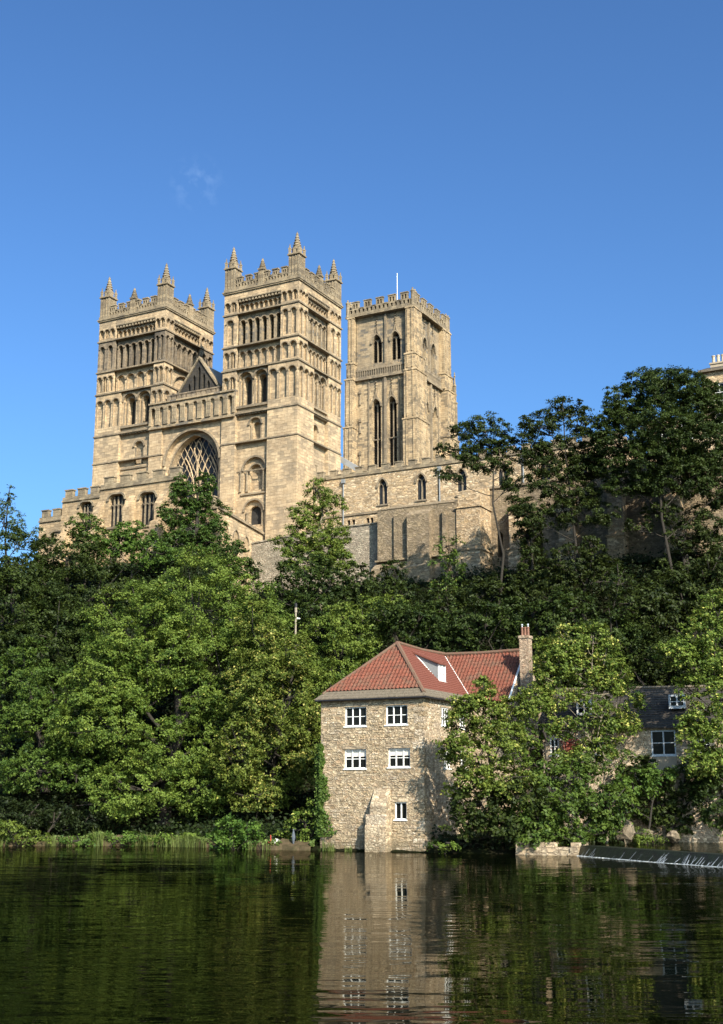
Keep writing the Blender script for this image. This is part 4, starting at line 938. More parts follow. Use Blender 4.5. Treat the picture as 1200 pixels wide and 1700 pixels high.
def facing(F, W_, z0, z1, holes_, off):
    z = z0
    while z < z1 - .1:
        h = rq.choice((.10, .13, .16, .2, .24)); u = rq.uniform(0, .3)
        while u < W_ - .15:
            w = rq.uniform(.16, .52) * (1.2 if h < .15 else 1); hh = h * rq.uniform(.7, 1.0); uu = min(u + w, W_ - .03)
            if rq.random() < .72 and not any(a - .1 < uu and u < b + .1 and c - .1 < z + hh and z < d + .24 for a, b, c, d in holes_) and uu - u > .1:
                pr_ = rq.uniform(.010, .032); j = [rq.uniform(0, .03) for _ in range(8)]; y1 = min(z + hh, z1)
                P4 = [(u + j[0], z + j[1]), (uu - j[2], z + j[3]), (uu - j[4], y1 - j[5]), (u + j[6], y1 - j[7])]; cu, cz = (u + uu) / 2, (z + y1) / 2
                wm.hexa([P(F, a, b, -.01) for a, b in P4] + [P(F, a + (cu - a) * .12, b + (cz - b) * .16, pr_) for a, b in P4])
            u = uu + rq.uniform(.015, .06)
        z += h + .018
facing(FM, Wm, -3.1, EV - .05, [w_[:4] for w_ in wl], 0); facing(FMS, 7.0, -3.1, EV - .05, wsd, 0)
wall = obj('wall', wm, M['mill'], mill)
for a, b, c, d, bl in wl: sash(FM, mill, a + .01, b - .01, c + .01, d - .01, 3 if b - a > 1 else 2, 2 if b - a > 1 else 1, d=-.17, fw=.06, blind=bl, bar_=.032)
for a, b, c, d in wsd: sash(FMS, mill, a + .01, b - .01, c + .01, d - .01, 3, 2, d=-.12, fw=.06)
for a, b, c, d, _ in wl: obj('lintel', MB().fbox(FM, a - .12, b + .12, d + .005, d + .2, -.1, .025), M['quoin'], mill)
qn = MB(); zq = MBZ; rq = random.Random(3); kq = 0
while zq < EV - .3:
    hq = rq.uniform(.26, .4); la, lb_ = (rq.uniform(.5, .7), rq.uniform(.26, .34)) if kq % 2 else (rq.uniform(.26, .34), rq.uniform(.5, .7)); kq += 1
    qn.box(-la, .018, -.018, lb_, zq, min(zq + hq - .02, EV - .05)); zq += hq
obj('quoins', qn, M['mill'], mill)
bt = MB(); bt.fslope(FM, 2.15, 3.2, -1.2, -.45, .62, -.02, .6); bt.fslope(FM, 2.1, 3.42, MBZ - 1, -1.6, -.42, -.02, .82); bt.fbox(FM, 2.12, 3.4, MBZ - 1, -.9, -.02, .74)
obj('buttress', bt, M['mill'], mill)
# roof: front hip and side slope, valley to the rear wing
def pantiles(poly, eave, up, pitch=.25, course=.33, amp=.055, step=.018):
    """corrugated tile sheet over a planar convex polygon; eave: unit vector along the eave, up: unit vector up the slope"""
    poly = [np.array(p, float) for p in poly]; o = poly[0]; e = np.array(eave, float); w_ = np.array(up, float)
    e /= np.linalg.norm(e); w_ /= np.linalg.norm(w_); nrm = np.cross(e, w_); nrm = nrm if nrm[2] > 0 else -nrm
    st = [((p - o) @ e, (p - o) @ w_) for p in poly]
    smin, smax = min(s for s, t in st), max(s for s, t in st); tmax_ = max(t for s, t in st); tmin_ = min(t for s, t in st)
    def rng_t(s):
        ts = []
        for (s0, t0), (s1, t1) in zip(st, st[1:] + st[:1]):
            if min(s0, s1) - 1e-6 <= s <= max(s0, s1) + 1e-6:
                if abs(s1 - s0) < 1e-6: ts += [t0, t1]
                else: ts.append(t0 + (t1 - t0) * (s - s0) / (s1 - s0))
        return (min(ts), max(ts)) if ts else None
    rows = []
    k = math.floor(tmin_ / course)
    while k * course < tmax_: rows += [(k * course, step), ((k + 1) * course - .001, 0.0)]; k += 1
    m_ = MB(); ns = int((smax - smin) / pitch * 6) + 1; cols = []
    for i in range(ns + 1):
        s = smin + (smax - smin) * i / ns; r_ = rng_t(min(max(s, smin + 1e-5), smax - 1e-5))
        ph = (s / pitch) % 1; hgt = amp * (math.sin(2 * math.pi * ph) if ph < .5 else .45 * math.sin(2 * math.pi * ph)) + amp
        j = random.Random(int(s / pitch)).uniform(-.01, .01)
        cols.append([o + e * s + w_ * min(max(t, r_[0]), r_[1]) + nrm * (hgt + h_ + j) for t, h_ in rows])
    nr_ = len(rows); m_.v = [tuple(p) for c_ in cols for p in c_]
    for i in range(ns):
        for q in range(nr_ - 1):
            a_, b_ = cols[i][q], cols[i][q + 1]; c_, d_ = cols[i + 1][q], cols[i + 1][q + 1]
            if np.linalg.norm(a_ - b_) + np.linalg.norm(c_ - d_) > .02: m_.f.append([i * nr_ + q, (i + 1) * nr_ + q, (i + 1) * nr_ + q + 1, i * nr_ + q + 1])
    return m_
RZ = 9.4; A = (-3.15, 3.0, RZ); Bk = (-3.15, 10.0, RZ)
ov = .3; ez = EV + .08
fl, frr = (-Wm - ov, -ov, ez), (ov, -ov, ez)
def lerp(a, b, t): return tuple(x + (y - x) * t for x, y in zip(a, b))
k0 = .135     # the lowest strip of each slope is stone slate
fl2, fr2 = lerp(fl, A, k0), lerp(frr, A, k0)
mr = pantiles([fl2, fr2, A], (1, 0, 0), (0, 3.1 + ov, RZ - ez))
v_foot = (ov, 6.8, ez); v_foot2 = lerp(v_foot, Bk, k0)
side = MB()
# side slope: plain red sheet of small tiles, stepped in courses
ncs = 22
for i in range(ncs):
    t0 = k0 + (1 - k0) * i / ncs; t1 = k0 + (1 - k0) * (i + 1) / ncs
    p0, p1 = lerp(frr, A, t0), lerp(v_foot, Bk, t0); q0, q1 = lerp(frr, A, t1), lerp(v_foot, Bk, t1)
    h = .03
    side.hexa([(p0[0], p0[1], p0[2] - .05), (p1[0], p1[1], p1[2] - .05), (q1[0], q1[1], q1[2] - .05), (q0[0], q0[1], q0[2] - .05), (p0[0] + .02, p0[1], p0[2] + h), (p1[0] + .02, p1[1], p1[2] + h), (q1[0], q1[1], q1[2]), (q0[0], q0[1], q0[2])])
side.add([fl, A, Bk, (-Wm - ov, 13, ez), frr], [[0, 1, 2, 3]])
bk = MB(); bk.add([(-Wm - ov, 13.2, ez), (ov, 13.2, ez), Bk], [[0, 1, 2]])
roof = obj('roof', mr, M['pantile'], mill, 'red pantile roof with mossy hips', smooth=False)
obj('roof_slope', side, M['plaintile'], roof); obj('roof_hip', bk, M['pantile'], roof)
# wing roof
wr = pantiles([(-.9, 7.55, EV + .75), (2.6, 6.75, EV + .1), (2.6, 10.0, RZ - .05), (-3.3, 10.0, RZ - .05)][0:4], (1, 0, 0), (0, 3.1, 3.5))
obj('wing_roof', wr, M['pantile'], roof)
m = MB(); m.add([(-3.4, 10.0, RZ), (2.6, 10, RZ), (2.6, 13.2, ez), (0, 13.2, ez)], [[0, 1, 2, 3]]); obj('wing_back', m, M['pantile'], roof)
rt = MB()
rt.tube([lerp(fl, A, .1), A], [.10, .13], 7); rt.tube([lerp(frr, A, .06), A], [.13, .15], 7)
rt.tube([(A[0], A[1], A[2] + .03), (A[0], 6.5, A[2] - .07), (Bk[0], Bk[1], Bk[2] + .02)], [.15, .15, .15], 7); rt.tube([(-3.42, 10, RZ), (-.5, 10, RZ - .06), (2.65, 10.0, RZ + .0)], [.14] * 3, 7)
obj('ridge_tiles', rt, M['ridge'], roof)
vl = MB(); vl.tube([lerp(v_foot, Bk, .02), lerp(v_foot, Bk, .95)], [.04, .04], 5); obj('valley_lead', vl, M['white'], roof)
vg = MB(); vg.tube([(2.62, 6.8, EV + .12), (2.62, 10.0, RZ)], [.07, .07], 4); obj('verge', vg, M['white'], roof)
# stone slate eaves
se = MB(); rs = random.Random(5)
def slate_strip(p0, p1, q0, q1, rows=3):
    for r_ in range(rows):
        ta, tb = r_ / rows - .02, (r_ + 1) / rows + .1
        L_ = math.dist(p0, p1); u = 0
        while u < L_:
            w_ = rs.uniform(.35, .7); u2 = min(u + w_, L_)
            a, b = lerp(p0, p1, u / L_), lerp(p0, p1, u2 / L_); c, d = lerp(q0, q1, u2 / L_), lerp(q0, q1, u / L_)
            j = rs.uniform(-.02, .02); h = .055
            P0, P1, P2, P3 = lerp(a, d, ta + j), lerp(b, c, ta + j), lerp(b, c, tb), lerp(a, d, tb)
            dn = lambda p, q: (p[0], p[1], p[2] + q)
            se.hexa([dn(P0, .0), dn(P1, .0), dn(P2, -.03), dn(P3, -.03), dn(P0, h), dn(P1, h), dn(P2, h * .4), dn(P3, h * .4)]); u = u2 + .012
slate_strip(fl, frr, fl2, fr2); slate_strip(frr, v_foot, fr2, v_foot2)
obj('slate_eaves', se, M['slate'], roof)
gt = MB(); gt.tube([(-Wm - .25, -.28, EV + .02), (.28, -.28, EV + .02), (.28, 6.8, EV + .02)], [.06] * 3, 6); obj('gutter_shadow_line', gt, M['black'], roof)  # black gutter tube doubles as the dark shadow line under the eaves
# dormer on the side slope
dm, dw = MB(), MB()
ux = -1.0; v0, v1 = 4.3, 5.3; zb, zt = 7.06, 8.16; tx, tz = -2.75, 8.98
dm.add([(ux, v0, zb), (ux, v0, zt), (tx, v0, tz), (ux, v1, zb), (ux, v1, zt), (tx, v1, tz)], [[0, 1, 2], [3, 5, 4]])
cheek = obj('dormer', dm, M['pipe'], roof, 'grey cheeked dormer')
m = MB(); m.hexa([(ux + .18, v0 - .14, zt - .04), (ux + .18, v1 + .14, zt - .04), (tx - .1, v1 + .14, tz), (tx - .1, v0 - .14, tz), (ux + .18, v0 - .14, zt + .06), (ux + .18, v1 + .14, zt + .06), (tx - .1, v1 + .14, tz + .1), (tx - .1, v0 - .14, tz + .1)])
obj('dormer_roof', m, M['plaintile'], roof)
m = MB(); m.tube([(ux + .04, v0 - .03, zb - .02), (tx + .1, v0 - .03, tz - .02)], [.055, .04], 5); m.fbox(Sf(ux, v0), -.1, 1.1, zb - .08, zb + .02, -.05, .14); obj('dormer_flashing', m, M['white'], roof)
FDm = Sf(ux + .03, v0); f = MB(); f.fbox(FDm, 0, 1.0, zb, zt - .02, -.02, .0)
for a, b in ((0, .09), (.455, .545), (.91, 1.0)): f.fbox(FDm, a, b, zb, zt - .03, .0, .06)
for a, b in ((zb, zb + .1), (zt - .12, zt - .03), ((zb + zt) / 2 - .03, (zb + zt) / 2 + .03)): f.fbox(FDm, 0.005, .995, a, b, .0, .05)
obj('dormer_window', f, M['white'], roof)
# chimney at the end of the wing
m = MB(); m.box(3.0, 3.62, 8.0, 8.62, 3, 9.9); m.box(2.95, 3.67, 7.95, 8.67, 9.9, 10.08); m.box(2.93, 3.8, 7.93, 8.8, 3, 6.9); ch = obj('chimney', m, M['brick'], mill)
for k in range(3):
    q = MB().lathe(3.11 + .2 * k, 8.3, [(.095, 10.08), (.08, 10.2), (.075, 10.55), (.095, 10.58), (.095, 10.64)], 9); obj('chimney_pot', q, M['pot'], ch)
    if k != 1:
        q = MB().lathe(3.11 + .2 * k, 8.3, [(.04, 10.6), (.04, 10.75), (.08, 10.77), (.02, 10.85)], 8); obj('chimney_cowl', q, M['bluewhite'], ch)

# ------------------------------------------------------------------ riverside cottage
ct_ = empty('riverside_cottage', 'long low cottage with a dark roof and pale windows right of the brick chimney', 'house', (3.594, 74.39, MBZ), -TM)
FC = fr(0, 9.0, 1, 0, 0, -1)
m = MB(); cwn = ((4.45, 5.05, 2.6, 3.7), (7.2, 7.9, 2.6, 3.7), (10.85, 12.35, 2.5, 4.0), (13.6, 14.4, 2.6, 3.6))
m.plate(FC, (4.0, 16.0, MBZ - 1, 4.35), [[(a, c), (b, c), (b, d), (a, d)] for a, b, c, d in cwn], 0, -.35); m.box(4.05, 15.95, 9.5, 14.5, MBZ - 1, 4.3)
m.plate(Sf(16.0, 9.0), [(0, MBZ - 1), (6, MBZ - 1), (6, 4.3), (3, 6.9), (0, 4.3)], [], -.002, -.3); obj('wall', m, M['mill'], ct_)
for i, (a, b, c, d) in enumerate(cwn): sash(FC, ct_, a + .01, b - .01, c + .01, d - .01, 2, 2, d=-.12, mat='bluewhite' if i == 2 else 'white', fw=.08)
m = MB()
rows = 16
for i in range(rows):
    t0, t1 = i / rows, (i + 1) / rows; y0_, y1_ = 8.75 + 3.25 * t0, 8.75 + 3.25 * t1
    za, zb_ = 4.3 + 2.6 * t0, 4.3 + 2.6 * t1
    m.hexa([(3.95, y0_, za - .05), (16.1, y0_, za - .05 - .25), (16.1, y1_, zb_ - .05 - .25), (3.95, y1_, zb_ - .05), (3.95, y0_, za + .05), (16.1, y0_, za + .05 - .25), (16.1, y1_, zb_ - .25), (3.95, y1_, zb_)])
m.add([(3.95, 12, 6.9), (16.1, 12, 6.65), (16.1, 15, 4.1), (3.95, 15, 4.3)], [[0, 1, 2, 3]])
rfc = obj('roof', m, M['darkslate'], ct_)
m = MB(); m.tube([(3.9, 12, 6.93), (16.15, 12, 6.68)], [.12, .12], 6); obj('ridge_tiles', m, M['slate'], rfc)
for u, zb_, zt_, hw, mt in ((6.6, 5.05, 6.0, .47, 'white'), (12.35, 5.3, 6.15, .5, 'bluewhite')):
    y0_ = 8.75 + 3.25 * (zb_ - 4.3) / 2.6 - .12
    FX = fr(0, y0_, 1, 0, 0, -1)
    m = MB(); m.hexa([(u - hw, y0_, zb_), (u + hw, y0_, zb_), (u + hw, y0_ + .3, zb_), (u - hw, y0_ + .3, zb_), (u - hw, y0_, zt_), (u + hw, y0_, zt_), (u + hw, y0_ + 1.6, zt_ + .08), (u - hw, y0_ + 1.6, zt_ + .08)]); dmr = obj('dormer', m, M['darkslate'], rfc)
    f = MB(); g_ = MB(); fw = .11
    for a, b, c, d in ((u - hw, u - hw + fw, zb_, zt_), (u + hw - fw, u + hw, zb_, zt_), (u - .04, u + .04, zb_ + fw, zt_ - fw), (u - hw + fw, u + hw - fw, zb_, zb_ + fw * 1.6), (u - hw + fw, u + hw - fw, zt_ - fw, zt_)): f.fbox(FX, a, b, c, d, .02, .1)
    f.fbox(FX, u - hw + fw, u + hw - fw, (zb_ + zt_) / 2 - .02, (zb_ + zt_) / 2 + .02, .02, .06)
    g_.quad(P(FX, u - hw, zb_, .015), P(FX, u + hw, zb_, .015), P(FX, u + hw, zt_, .015), P(FX, u - hw, zt_, .015))
    obj('dormer_window', f, M[mt], rfc); obj('dormer_pane', g_, M['pane'], rfc)
m = MB(); m.fbox(FC, 10.8, 12.4, 1.5, 2.4, -.05, .12); m.fbox(FC, 10.7, 12.5, 1.42, 1.55, -.05, .2); obj('render_panel', m, M['render'], ct_)

# ------------------------------------------------------------------ quay, weir, boulder
qy = MB(); rs = random.Random(9)
A0, A1 = np.array([8.4, 71.4]), np.array([11.6, 70.0]); dv = A1 - A0; Lq = np.linalg.norm(dv); dv /= Lq
FQ = fr(A0[0], A0[1], dv[0], dv[1], dv[1], -dv[0])
z = -3.6
for r_, hgt in enumerate((.75, .28, .26)):
    u = 0
    while u < Lq:
        w_ = rs.uniform(.5, 1.1); u2 = min(u + w_, Lq); j = rs.uniform(-.05, .05)
        if not (r_ == 2 and 1.9 < u < 2.6): qy.fbox(FQ, u, u2 - .02, z, z + hgt - .015, -2.5, .0 + j - r_ * .06)
        u = u2
    z += hgt
tag(obj('stone_quay', qy, M['quoin']), 'short pale stone quay wall under overhanging ivy beside the weir', 'wall')
we = empty('weir', 'dark sloping weir with thin white streaks of falling water', 'weir', (11.6, 70.0, WATER))
base = [np.array(p) for p in ((11.3, 70.4), (13.9, 63.2), (16.2, 57.9), (20.5, 49.0), (26, 40))]
crest = [b + np.array([.5, .24]) for b in base]
m = MB(); wv = MB(); fo = MB()
def local(p, z): return (p[0] - 11.6, p[1] - 70.0, z)
for i in range(len(base) - 1):
    n_ = 14
    for k in range(n_):
        a, b = base[i] + (base[i + 1] - base[i]) * k / n_, base[i] + (base[i + 1] - base[i]) * (k + 1) / n_
        c, d = crest[i] + (crest[i + 1] - crest[i]) * k / n_, crest[i] + (crest[i + 1] - crest[i]) * (k + 1) / n_
        m.quad(local(a, -3.2), local(b, -3.2), local(d, -2.47), local(c, -2.47)); m.quad(local(c, -2.47), local(d, -2.47), local(d + [1.2, .5], -2.5), local(c + [1.2, .5], -2.5))
rs = random.Random(4)
for k in range(85):
    t = rs.random() ** .8; i = 0 if t < .25 else (1 if t < .6 else 2); tt = rs.random()
    a = base[i] + (base[i + 1] - base[i]) * tt; c = crest[i] + (crest[i + 1] - crest[i]) * tt; d_ = (base[i + 1] - base[i]); d_ = d_ / np.linalg.norm(d_)
    s0 = rs.uniform(.05, .5); w_ = rs.uniform(.006, .028) * (1.5 if i else .8)
    p0 = c + (a - c) * rs.uniform(.1, .5); p1 = a + (c - a) * .17
    z0 = -2.47 - .73 * np.linalg.norm(p0 - c) / np.linalg.norm(a - c) + .02; z1 = -3.0 + .02
    sh = d_ * rs.uniform(-.2, .1)
    wv.quad(local(p0 - d_ * w_ * .4, z0), local(p0 + d_ * w_ * .4, z0), local(p1 + d_ * w_ + sh, z1), local(p1 - d_ * w_ + sh, z1))
for i in range(3):
    for k in range(60):
        t = (k + rs.random()) / 60; a = base[i] + (base[i + 1] - base[i]) * t; c = crest[i] + (crest[i + 1] - crest[i]) * t; e_ = a + (c - a) * .26
        d_ = (base[i + 1] - base[i]) / np.linalg.norm(base[i + 1] - base[i]); w_ = rs.uniform(.03, .16); h = rs.uniform(.01, .03)
        fo.hexa([local(e_ - d_ * w_ + [-.12, 0], -3.01), local(e_ + d_ * w_ + [-.12, 0], -3.01), local(e_ + d_ * w_ + [.06, 0], -3.01), local(e_ - d_ * w_ + [.06, 0], -3.01),
                 local(e_ - d_ * w_ * .6 + [-.06, 0], -3 + h), local(e_ + d_ * w_ * .6 + [-.06, 0], -3 + h), local(e_ + d_ * w_ * .6 + [.03, 0], -3 + h), local(e_ - d_ * w_ * .6 + [.03, 0], -3 + h)])
def wobj(name, m_, mat):
    me = bpy.data.meshes.new(name); me.from_pydata([(x, y, z - WATER) for x, y, z in m_.v], [], m_.f); me.materials.append(mat); box_uv(me)
    o = bpy.data.objects.new(name, me); COL.objects.link(o); o.parent = we; return o
wobj('spillway', m, M['wet']); wobj('falling_water', wv, M['foam'])['kind'] = 'stuff'; wobj('foam_line', fo, M['foam'])['kind'] = 'stuff'
mb = MB().add([(12.4, 70.9, -2.5), (15.2, 63.8, -2.5), (17.5, 58.5, -2.5), (27.2, 40.6, -2.5), (120, 40, -2.5), (120, 90, -2.5), (11.8, 90, -2.5)], [[0, 1, 2, 3, 4, 5, 6]])
struct(obj('upstream_water', mb, M['water']))

def rock(name, label, px, py, Y, r, seed, flat=.8):
    p = pix(px, py, Y); rg_ = np.random.RandomState(seed); m_ = MB(); n_, k_ = 9, 6; pts = []
    for j in range(k_ + 1):
        for i in range(n_):
            th, ph = 2 * math.pi * i / n_, math.pi * j / k_; q = r * (1 + rg_.uniform(-.25, .25) * (0 < j < k_))
            pts.append((q * math.sin(ph) * math.cos(th), q * math.sin(ph) * math.sin(th), q * flat * math.cos(ph)))
    m_.add(pts, [[j * n_ + i, j * n_ + (i + 1) % n_, (j + 1) * n_ + (i + 1) % n_, (j + 1) * n_ + i] for j in range(k_) for i in range(n_)])
    o = obj(name, m_, M['rock']); o.location = p; return tag(o, label, 'rock', 'stones above the weir')
rock('boulder', 'large pale angular boulder above the left end of the weir', 1040, 1382, 73.5, .62, 1, 1.1)
rock('boulder', 'small buff rock right of the large boulder above the weir', 1075, 1385, 75.0, .35, 2)
rock('boulder', 'buff rock pile in the shade above the middle of the weir', 1118, 1388, 75.4, .4, 3)
rock('boulder', 'pale rock face at the right edge above the weir', 1194, 1366, 76.0, .55, 6, 1.6)

# ------------------------------------------------------------------ trees, shrubs, ivy, reeds
def leaf_mesh(name, pos, nrm, ln, wd, tint, mat, rs_, droop=.25):
    """many small pointed leaves, two faces each side of a bent midrib"""
    n = len(pos)
    nrm = nrm / np.linalg.norm(nrm, axis=1, keepdims=True)
    rv = rs_.normal(size=(n, 3)); rv[:, 2] -= droop
    a = rv - nrm * (rv * nrm).sum(1, keepdims=True); a /= np.linalg.norm(a, axis=1, keepdims=True)
    b = np.cross(nrm, a)
    ln = ln[:, None]; wd = wd[:, None]
    tip = pos + a * ln * .5 - nrm * ln * .08; base = pos - a * ln * .5
    s1 = pos + b * wd * .5 - nrm * wd * .10 - a * ln * .06; s2 = pos - b * wd * .5 - nrm * wd * .10 - a * ln * .06
    v = np.stack([base, s1, tip, s2], 1).reshape(-1, 3)
    me = bpy.data.meshes.new(name)
    me.vertices.add(4 * n); me.loops.add(4 * n); me.polygons.add(n)
    me.vertices.foreach_set('co', v.astype('f').ravel())
    me.loops.foreach_set('vertex_index', np.arange(4 * n, dtype='i'))
    me.polygons.foreach_set('loop_start', np.arange(0, 4 * n, 4, dtype='i'))
    me.update(calc_edges=True)
    at_ = me.attributes.new('tint', 'FLOAT', 'FACE'); at_.data.foreach_set('value', tint.astype('f'))
    me.materials.append(mat); return me

def crown_points(rs_, lobes, leaf, cover, clump, gap, flat=.6):
    """lobes: (centre, (rx, ry, rz)); leaves gathered in clumps, clumps in boughs, with holes between"""
    PS, NS, TS = [], [], []; tips = []
    for c, rad in lobes:
        c = np.array(c); rad = np.array(rad); rm_ = rad.mean()
        cr_ = min(max(clump * rm_, .38), 1.25)
        area = 4 * math.pi * (np.prod(rad) ** (2 / 3))
        nc = max(5, int(area / (math.pi * cr_ ** 2) * 1.55))
        d = rs_.normal(size=(nc, 3)); d /= np.linalg.norm(d, axis=1, keepdims=True)
        # bough noise: push clumps in and out in broad lumps, drop some
        ph = rs_.uniform(0, 6.28, 6)
        lump = np.sin(d[:, 0] * 3.1 + ph[0]) * np.sin(d[:, 2] * 3.7 + ph[1]) + .7 * np.sin(d[:, 1] * 4.3 + d[:, 2] * 2.5 + ph[2]) + .4 * np.sin(d[:, 0] * 8 + d[:, 2] * 7 + ph[3])
        f = .84 + .15 * lump * .6 + rs_.uniform(-.10, .10, nc)
        inner = rs_.rand(nc) < .22; f[inner] *= rs_.uniform(.45, .8, inner.sum())
        keep = (lump > -1.25 + gap * 2.0) & (rs_.rand(nc) > gap * .35)
        d, f = d[keep], f[keep]; nc = len(d)
        cc = c + d * rad * f[:, None]; tips.append(cc)
        nl = max(8, int(cover * math.pi * cr_ ** 2 / (leaf * leaf * .36)))
        sz = rs_.uniform(.65, 1.3, nc)
        ks = 7                                             # each clump is a fan of drooping leafy sprays
        ax_ = d[:, None, :] * .75 + rs_.normal(size=(nc, ks, 3)) * np.array([.75, .75, .42]); ax_ /= np.linalg.norm(ax_, axis=2, keepdims=True)
        sl_ = rs_.uniform(.55, 1.35, (nc, ks)); w_ = rs_.randint(0, ks, (nc, nl)); ii = np.arange(nc)[:, None]
        along = rs_.rand(nc, nl) ** .75; A_ = ax_[ii, w_]; Ln = sl_[ii, w_]
        o = A_ * (along * Ln)[:, :, None] + rs_.normal(size=(nc, nl, 3)) * (.17 + .12 * (1 - along))[:, :, None] * np.array([1, 1, flat])
        p = cc[:, None, :] - d[:, None, :] * cr_ * .3 + o * (cr_ * sz[:, None, None]); p[:, :, 2] -= (along * Ln) ** 2 * cr_ * .30
        n_ = d[:, None, :] * .35 + A_ * .2 + np.array([0, 0, .6]) + rs_.normal(size=(nc, nl, 3)) * .5
        t = np.clip(.5 + rs_.normal(size=(nc, 1)) * .2 + rs_.normal(size=(nc, nl)) * .2, 0, 1)
        PS.append(p.reshape(-1, 3)); NS.append(n_.reshape(-1, 3)); TS.append(t.reshape(-1))
    return np.concatenate(PS), np.concatenate(NS), np.concatenate(TS), tips

SEED = [11]
def tree(name, label, Y, lobes, mat='leaf_mid', leaf=.24, cover=1.15, clump=.2, gap=.25, group=None, cat='tree', trunk=.22, bark='bark', dep=.9, base=None,
         tipfrac=0.0, limbs=5, limb_r=.05, flat=.6, aspect=.62, bare=False):
    """lobes as photo pixels (cx, cy, rx, ry[, dY]) at world depth Y, turned into real boughs round a trunk"""
    SEED[0] += 1; rs_ = np.random.RandomState(SEED[0]); L_ = []
    for lb in lobes:
        dy = lb[4] if len(lb) > 4 else 0
        c = pix(lb[0], lb[1], Y + dy); dist = np.linalg.norm(c); k = dist / FPX * .985
        L_.append((c, (lb[2] * k, (lb[2] * k * .5 + lb[3] * k * .5) * dep, lb[3] * k)))
    cm = np.mean([c for c, r in L_], axis=0)
    bx_, by_ = (cm[0], cm[1]) if base is None else (pix(base[0], 1300, Y)[0], Y + (base[1] if len(base) > 1 else 0))
    bz_ = gz(bx_, by_) - .15
    lo = min(c[2] - r[2] for c, r in L_)
    if name in ('shrub', 'ivy', 'bush'): bz_ = max(bz_, lo - .3) if lo > bz_ else bz_
    root = np.array([bx_, by_, bz_])
    o = empty(name, label, cat, root, 0, group)
    p, n_, t, tips = crown_points(rs_, L_, leaf, cover, clump, gap, flat)
    keep = p[:, 2] > bz_ + .05; p, n_, t = p[keep], n_[keep], t[keep]
    if tipfrac:
        top = rs_.rand(len(p)) < tipfrac * (.4 + 1.2 * (np.sin(p[:, 0] * 1.7) * np.sin(p[:, 2] * 1.3 + 1) > .1)); t = t.copy(); t[top] = 2.0
    ln = leaf * rs_.uniform(.5, 1.4, len(p))
    me = leaf_mesh('crown', p - root, n_, ln, ln * aspect, t, M[mat], rs_)
    cr_ = bpy.data.objects.new('crown', me); COL.objects.link(cr_); cr_.parent = o
    if trunk > 0:
        tm_ = MB(); top = cm.copy(); top[2] = max(cm[2], lo + .4)
        hi = max(L_, key=lambda q: q[0][2])[0]; lead = [root * 0]
        side_ = np.array([(hi - root)[0] * .35, (hi - root)[1] * .35, 0])
        H_ = hi - root; wob = rs_.normal(size=(5, 3)) * .16 * np.array([1, 1, .2]) * min(1.6, np.linalg.norm(H_) / 7)
        lead += [np.array([H_[0] * f ** 1.6, H_[1] * f ** 1.6, H_[2] * f]) + wob[k] for k, f in enumerate((.2, .42, .64, .82))] + [H_]
        tm_.tube(lead, [trunk * 1.25, trunk, trunk * .85, trunk * .66, trunk * .45, trunk * .25], 7)
        lz = np.array([q[2] for q in lead]); lead = np.array(lead)
        for (c, r), tp in zip(L_, tips):
            cl = c - root; hd = np.linalg.norm(cl[:2] - H_[:2]); zs_ = np.clip(cl[2] - .55 * hd - .6 * r[2], H_[2] * .22, H_[2] * .9)
            s0_ = np.array([np.interp(zs_, lz, lead[:, k]) for k in range(3)])
            mid = s0_ * .5 + cl * .5 + rs_.normal(size=3) * .2 + np.array([0, 0, -.08 * hd])
            t0_ = trunk * (.62 - .35 * zs_ / H_[2]); tm_.tube([s0_, s0_ * .75 + mid * .25 + rs_.normal(size=3) * .06, mid, cl], [t0_, t0_ * .8, t0_ * .6, t0_ * .3], 6)
            mid = mid + root
            for k in rs_.choice(len(tp), min(limbs, len(tp)), replace=False):
                e_ = tp[k]; st_ = mid + (c - mid) * rs_.uniform(.1, 1.0)
                m2 = (st_ + e_) / 2 + np.array([0, 0, -.08 * np.linalg.norm(e_ - st_)]) + rs_.normal(size=3) * .12
                tm_.tube([st_ - root, m2 - root, e_ - root], [limb_r * 1.3, limb_r, limb_r * .5], 5)
        me2 = bpy.data.meshes.new('trunk'); me2.from_pydata(tm_.v, [], tm_.f); me2.materials.append(M[bark]); me2.polygons.foreach_set('use_smooth', [True] * len(me2.polygons))
        t_ = bpy.data.objects.new('trunk', me2); COL.objects.link(t_); t_.parent = o
    return o

# the big sycamores on the left bank
GB = 'broadleaved trees on the left bank'
tree('sycamore_tree', 'largest light green sycamore filling the left bank below the chapel', 91,
     [(330, 1000, 118, 92), (225, 1040, 90, 80), (420, 1030, 70, 80, -1), (190, 1150, 62, 50, -2), (335, 1150, 42, 50, -2), (265, 1085, 90, 50, -2), (370, 1110, 90, 90, -2), (165, 1190, 90, 60, -3), (290, 1240, 85, 52, -4), (200, 1120, 90, 70, -2), (215, 1310, 80, 45, -5), (330, 1310, 60, 50, -4)],
     'leaf_light', leaf=.155, cover=1.15, clump=.17, group=GB, trunk=.42, limbs=7, tipfrac=.004)
tree('maple_tree', 'yellow tipped maple left of the mill house with hanging pale seeds', 86,
     [(432, 1065, 46, 80), (475, 1160, 62, 80, -1), (478, 1082, 40, 40), (490, 1068, 24, 20, 6), (497, 1110, 30, 30, 6), (420, 1150, 55, 80, -1), (455, 1250, 62, 70, -1), (395, 1250, 45, 60, -2), (430, 1320, 55, 45, -2), (500, 1235, 36, 70)],
     'leaf_light', leaf=.165, cover=.95, clump=.2, group=GB, trunk=.2, limbs=6, tipfrac=.09)
tree('sycamore_tree', 'mid green tree between the yellow tipped maple and the mill roof', 95,
     [(555, 1075, 70, 60), (600, 1050, 45, 40, 2), (545, 1150, 62, 60, -3), (505, 1210, 50, 60, -5)],
     'leaf_light', leaf=.18, group=GB, trunk=.25)
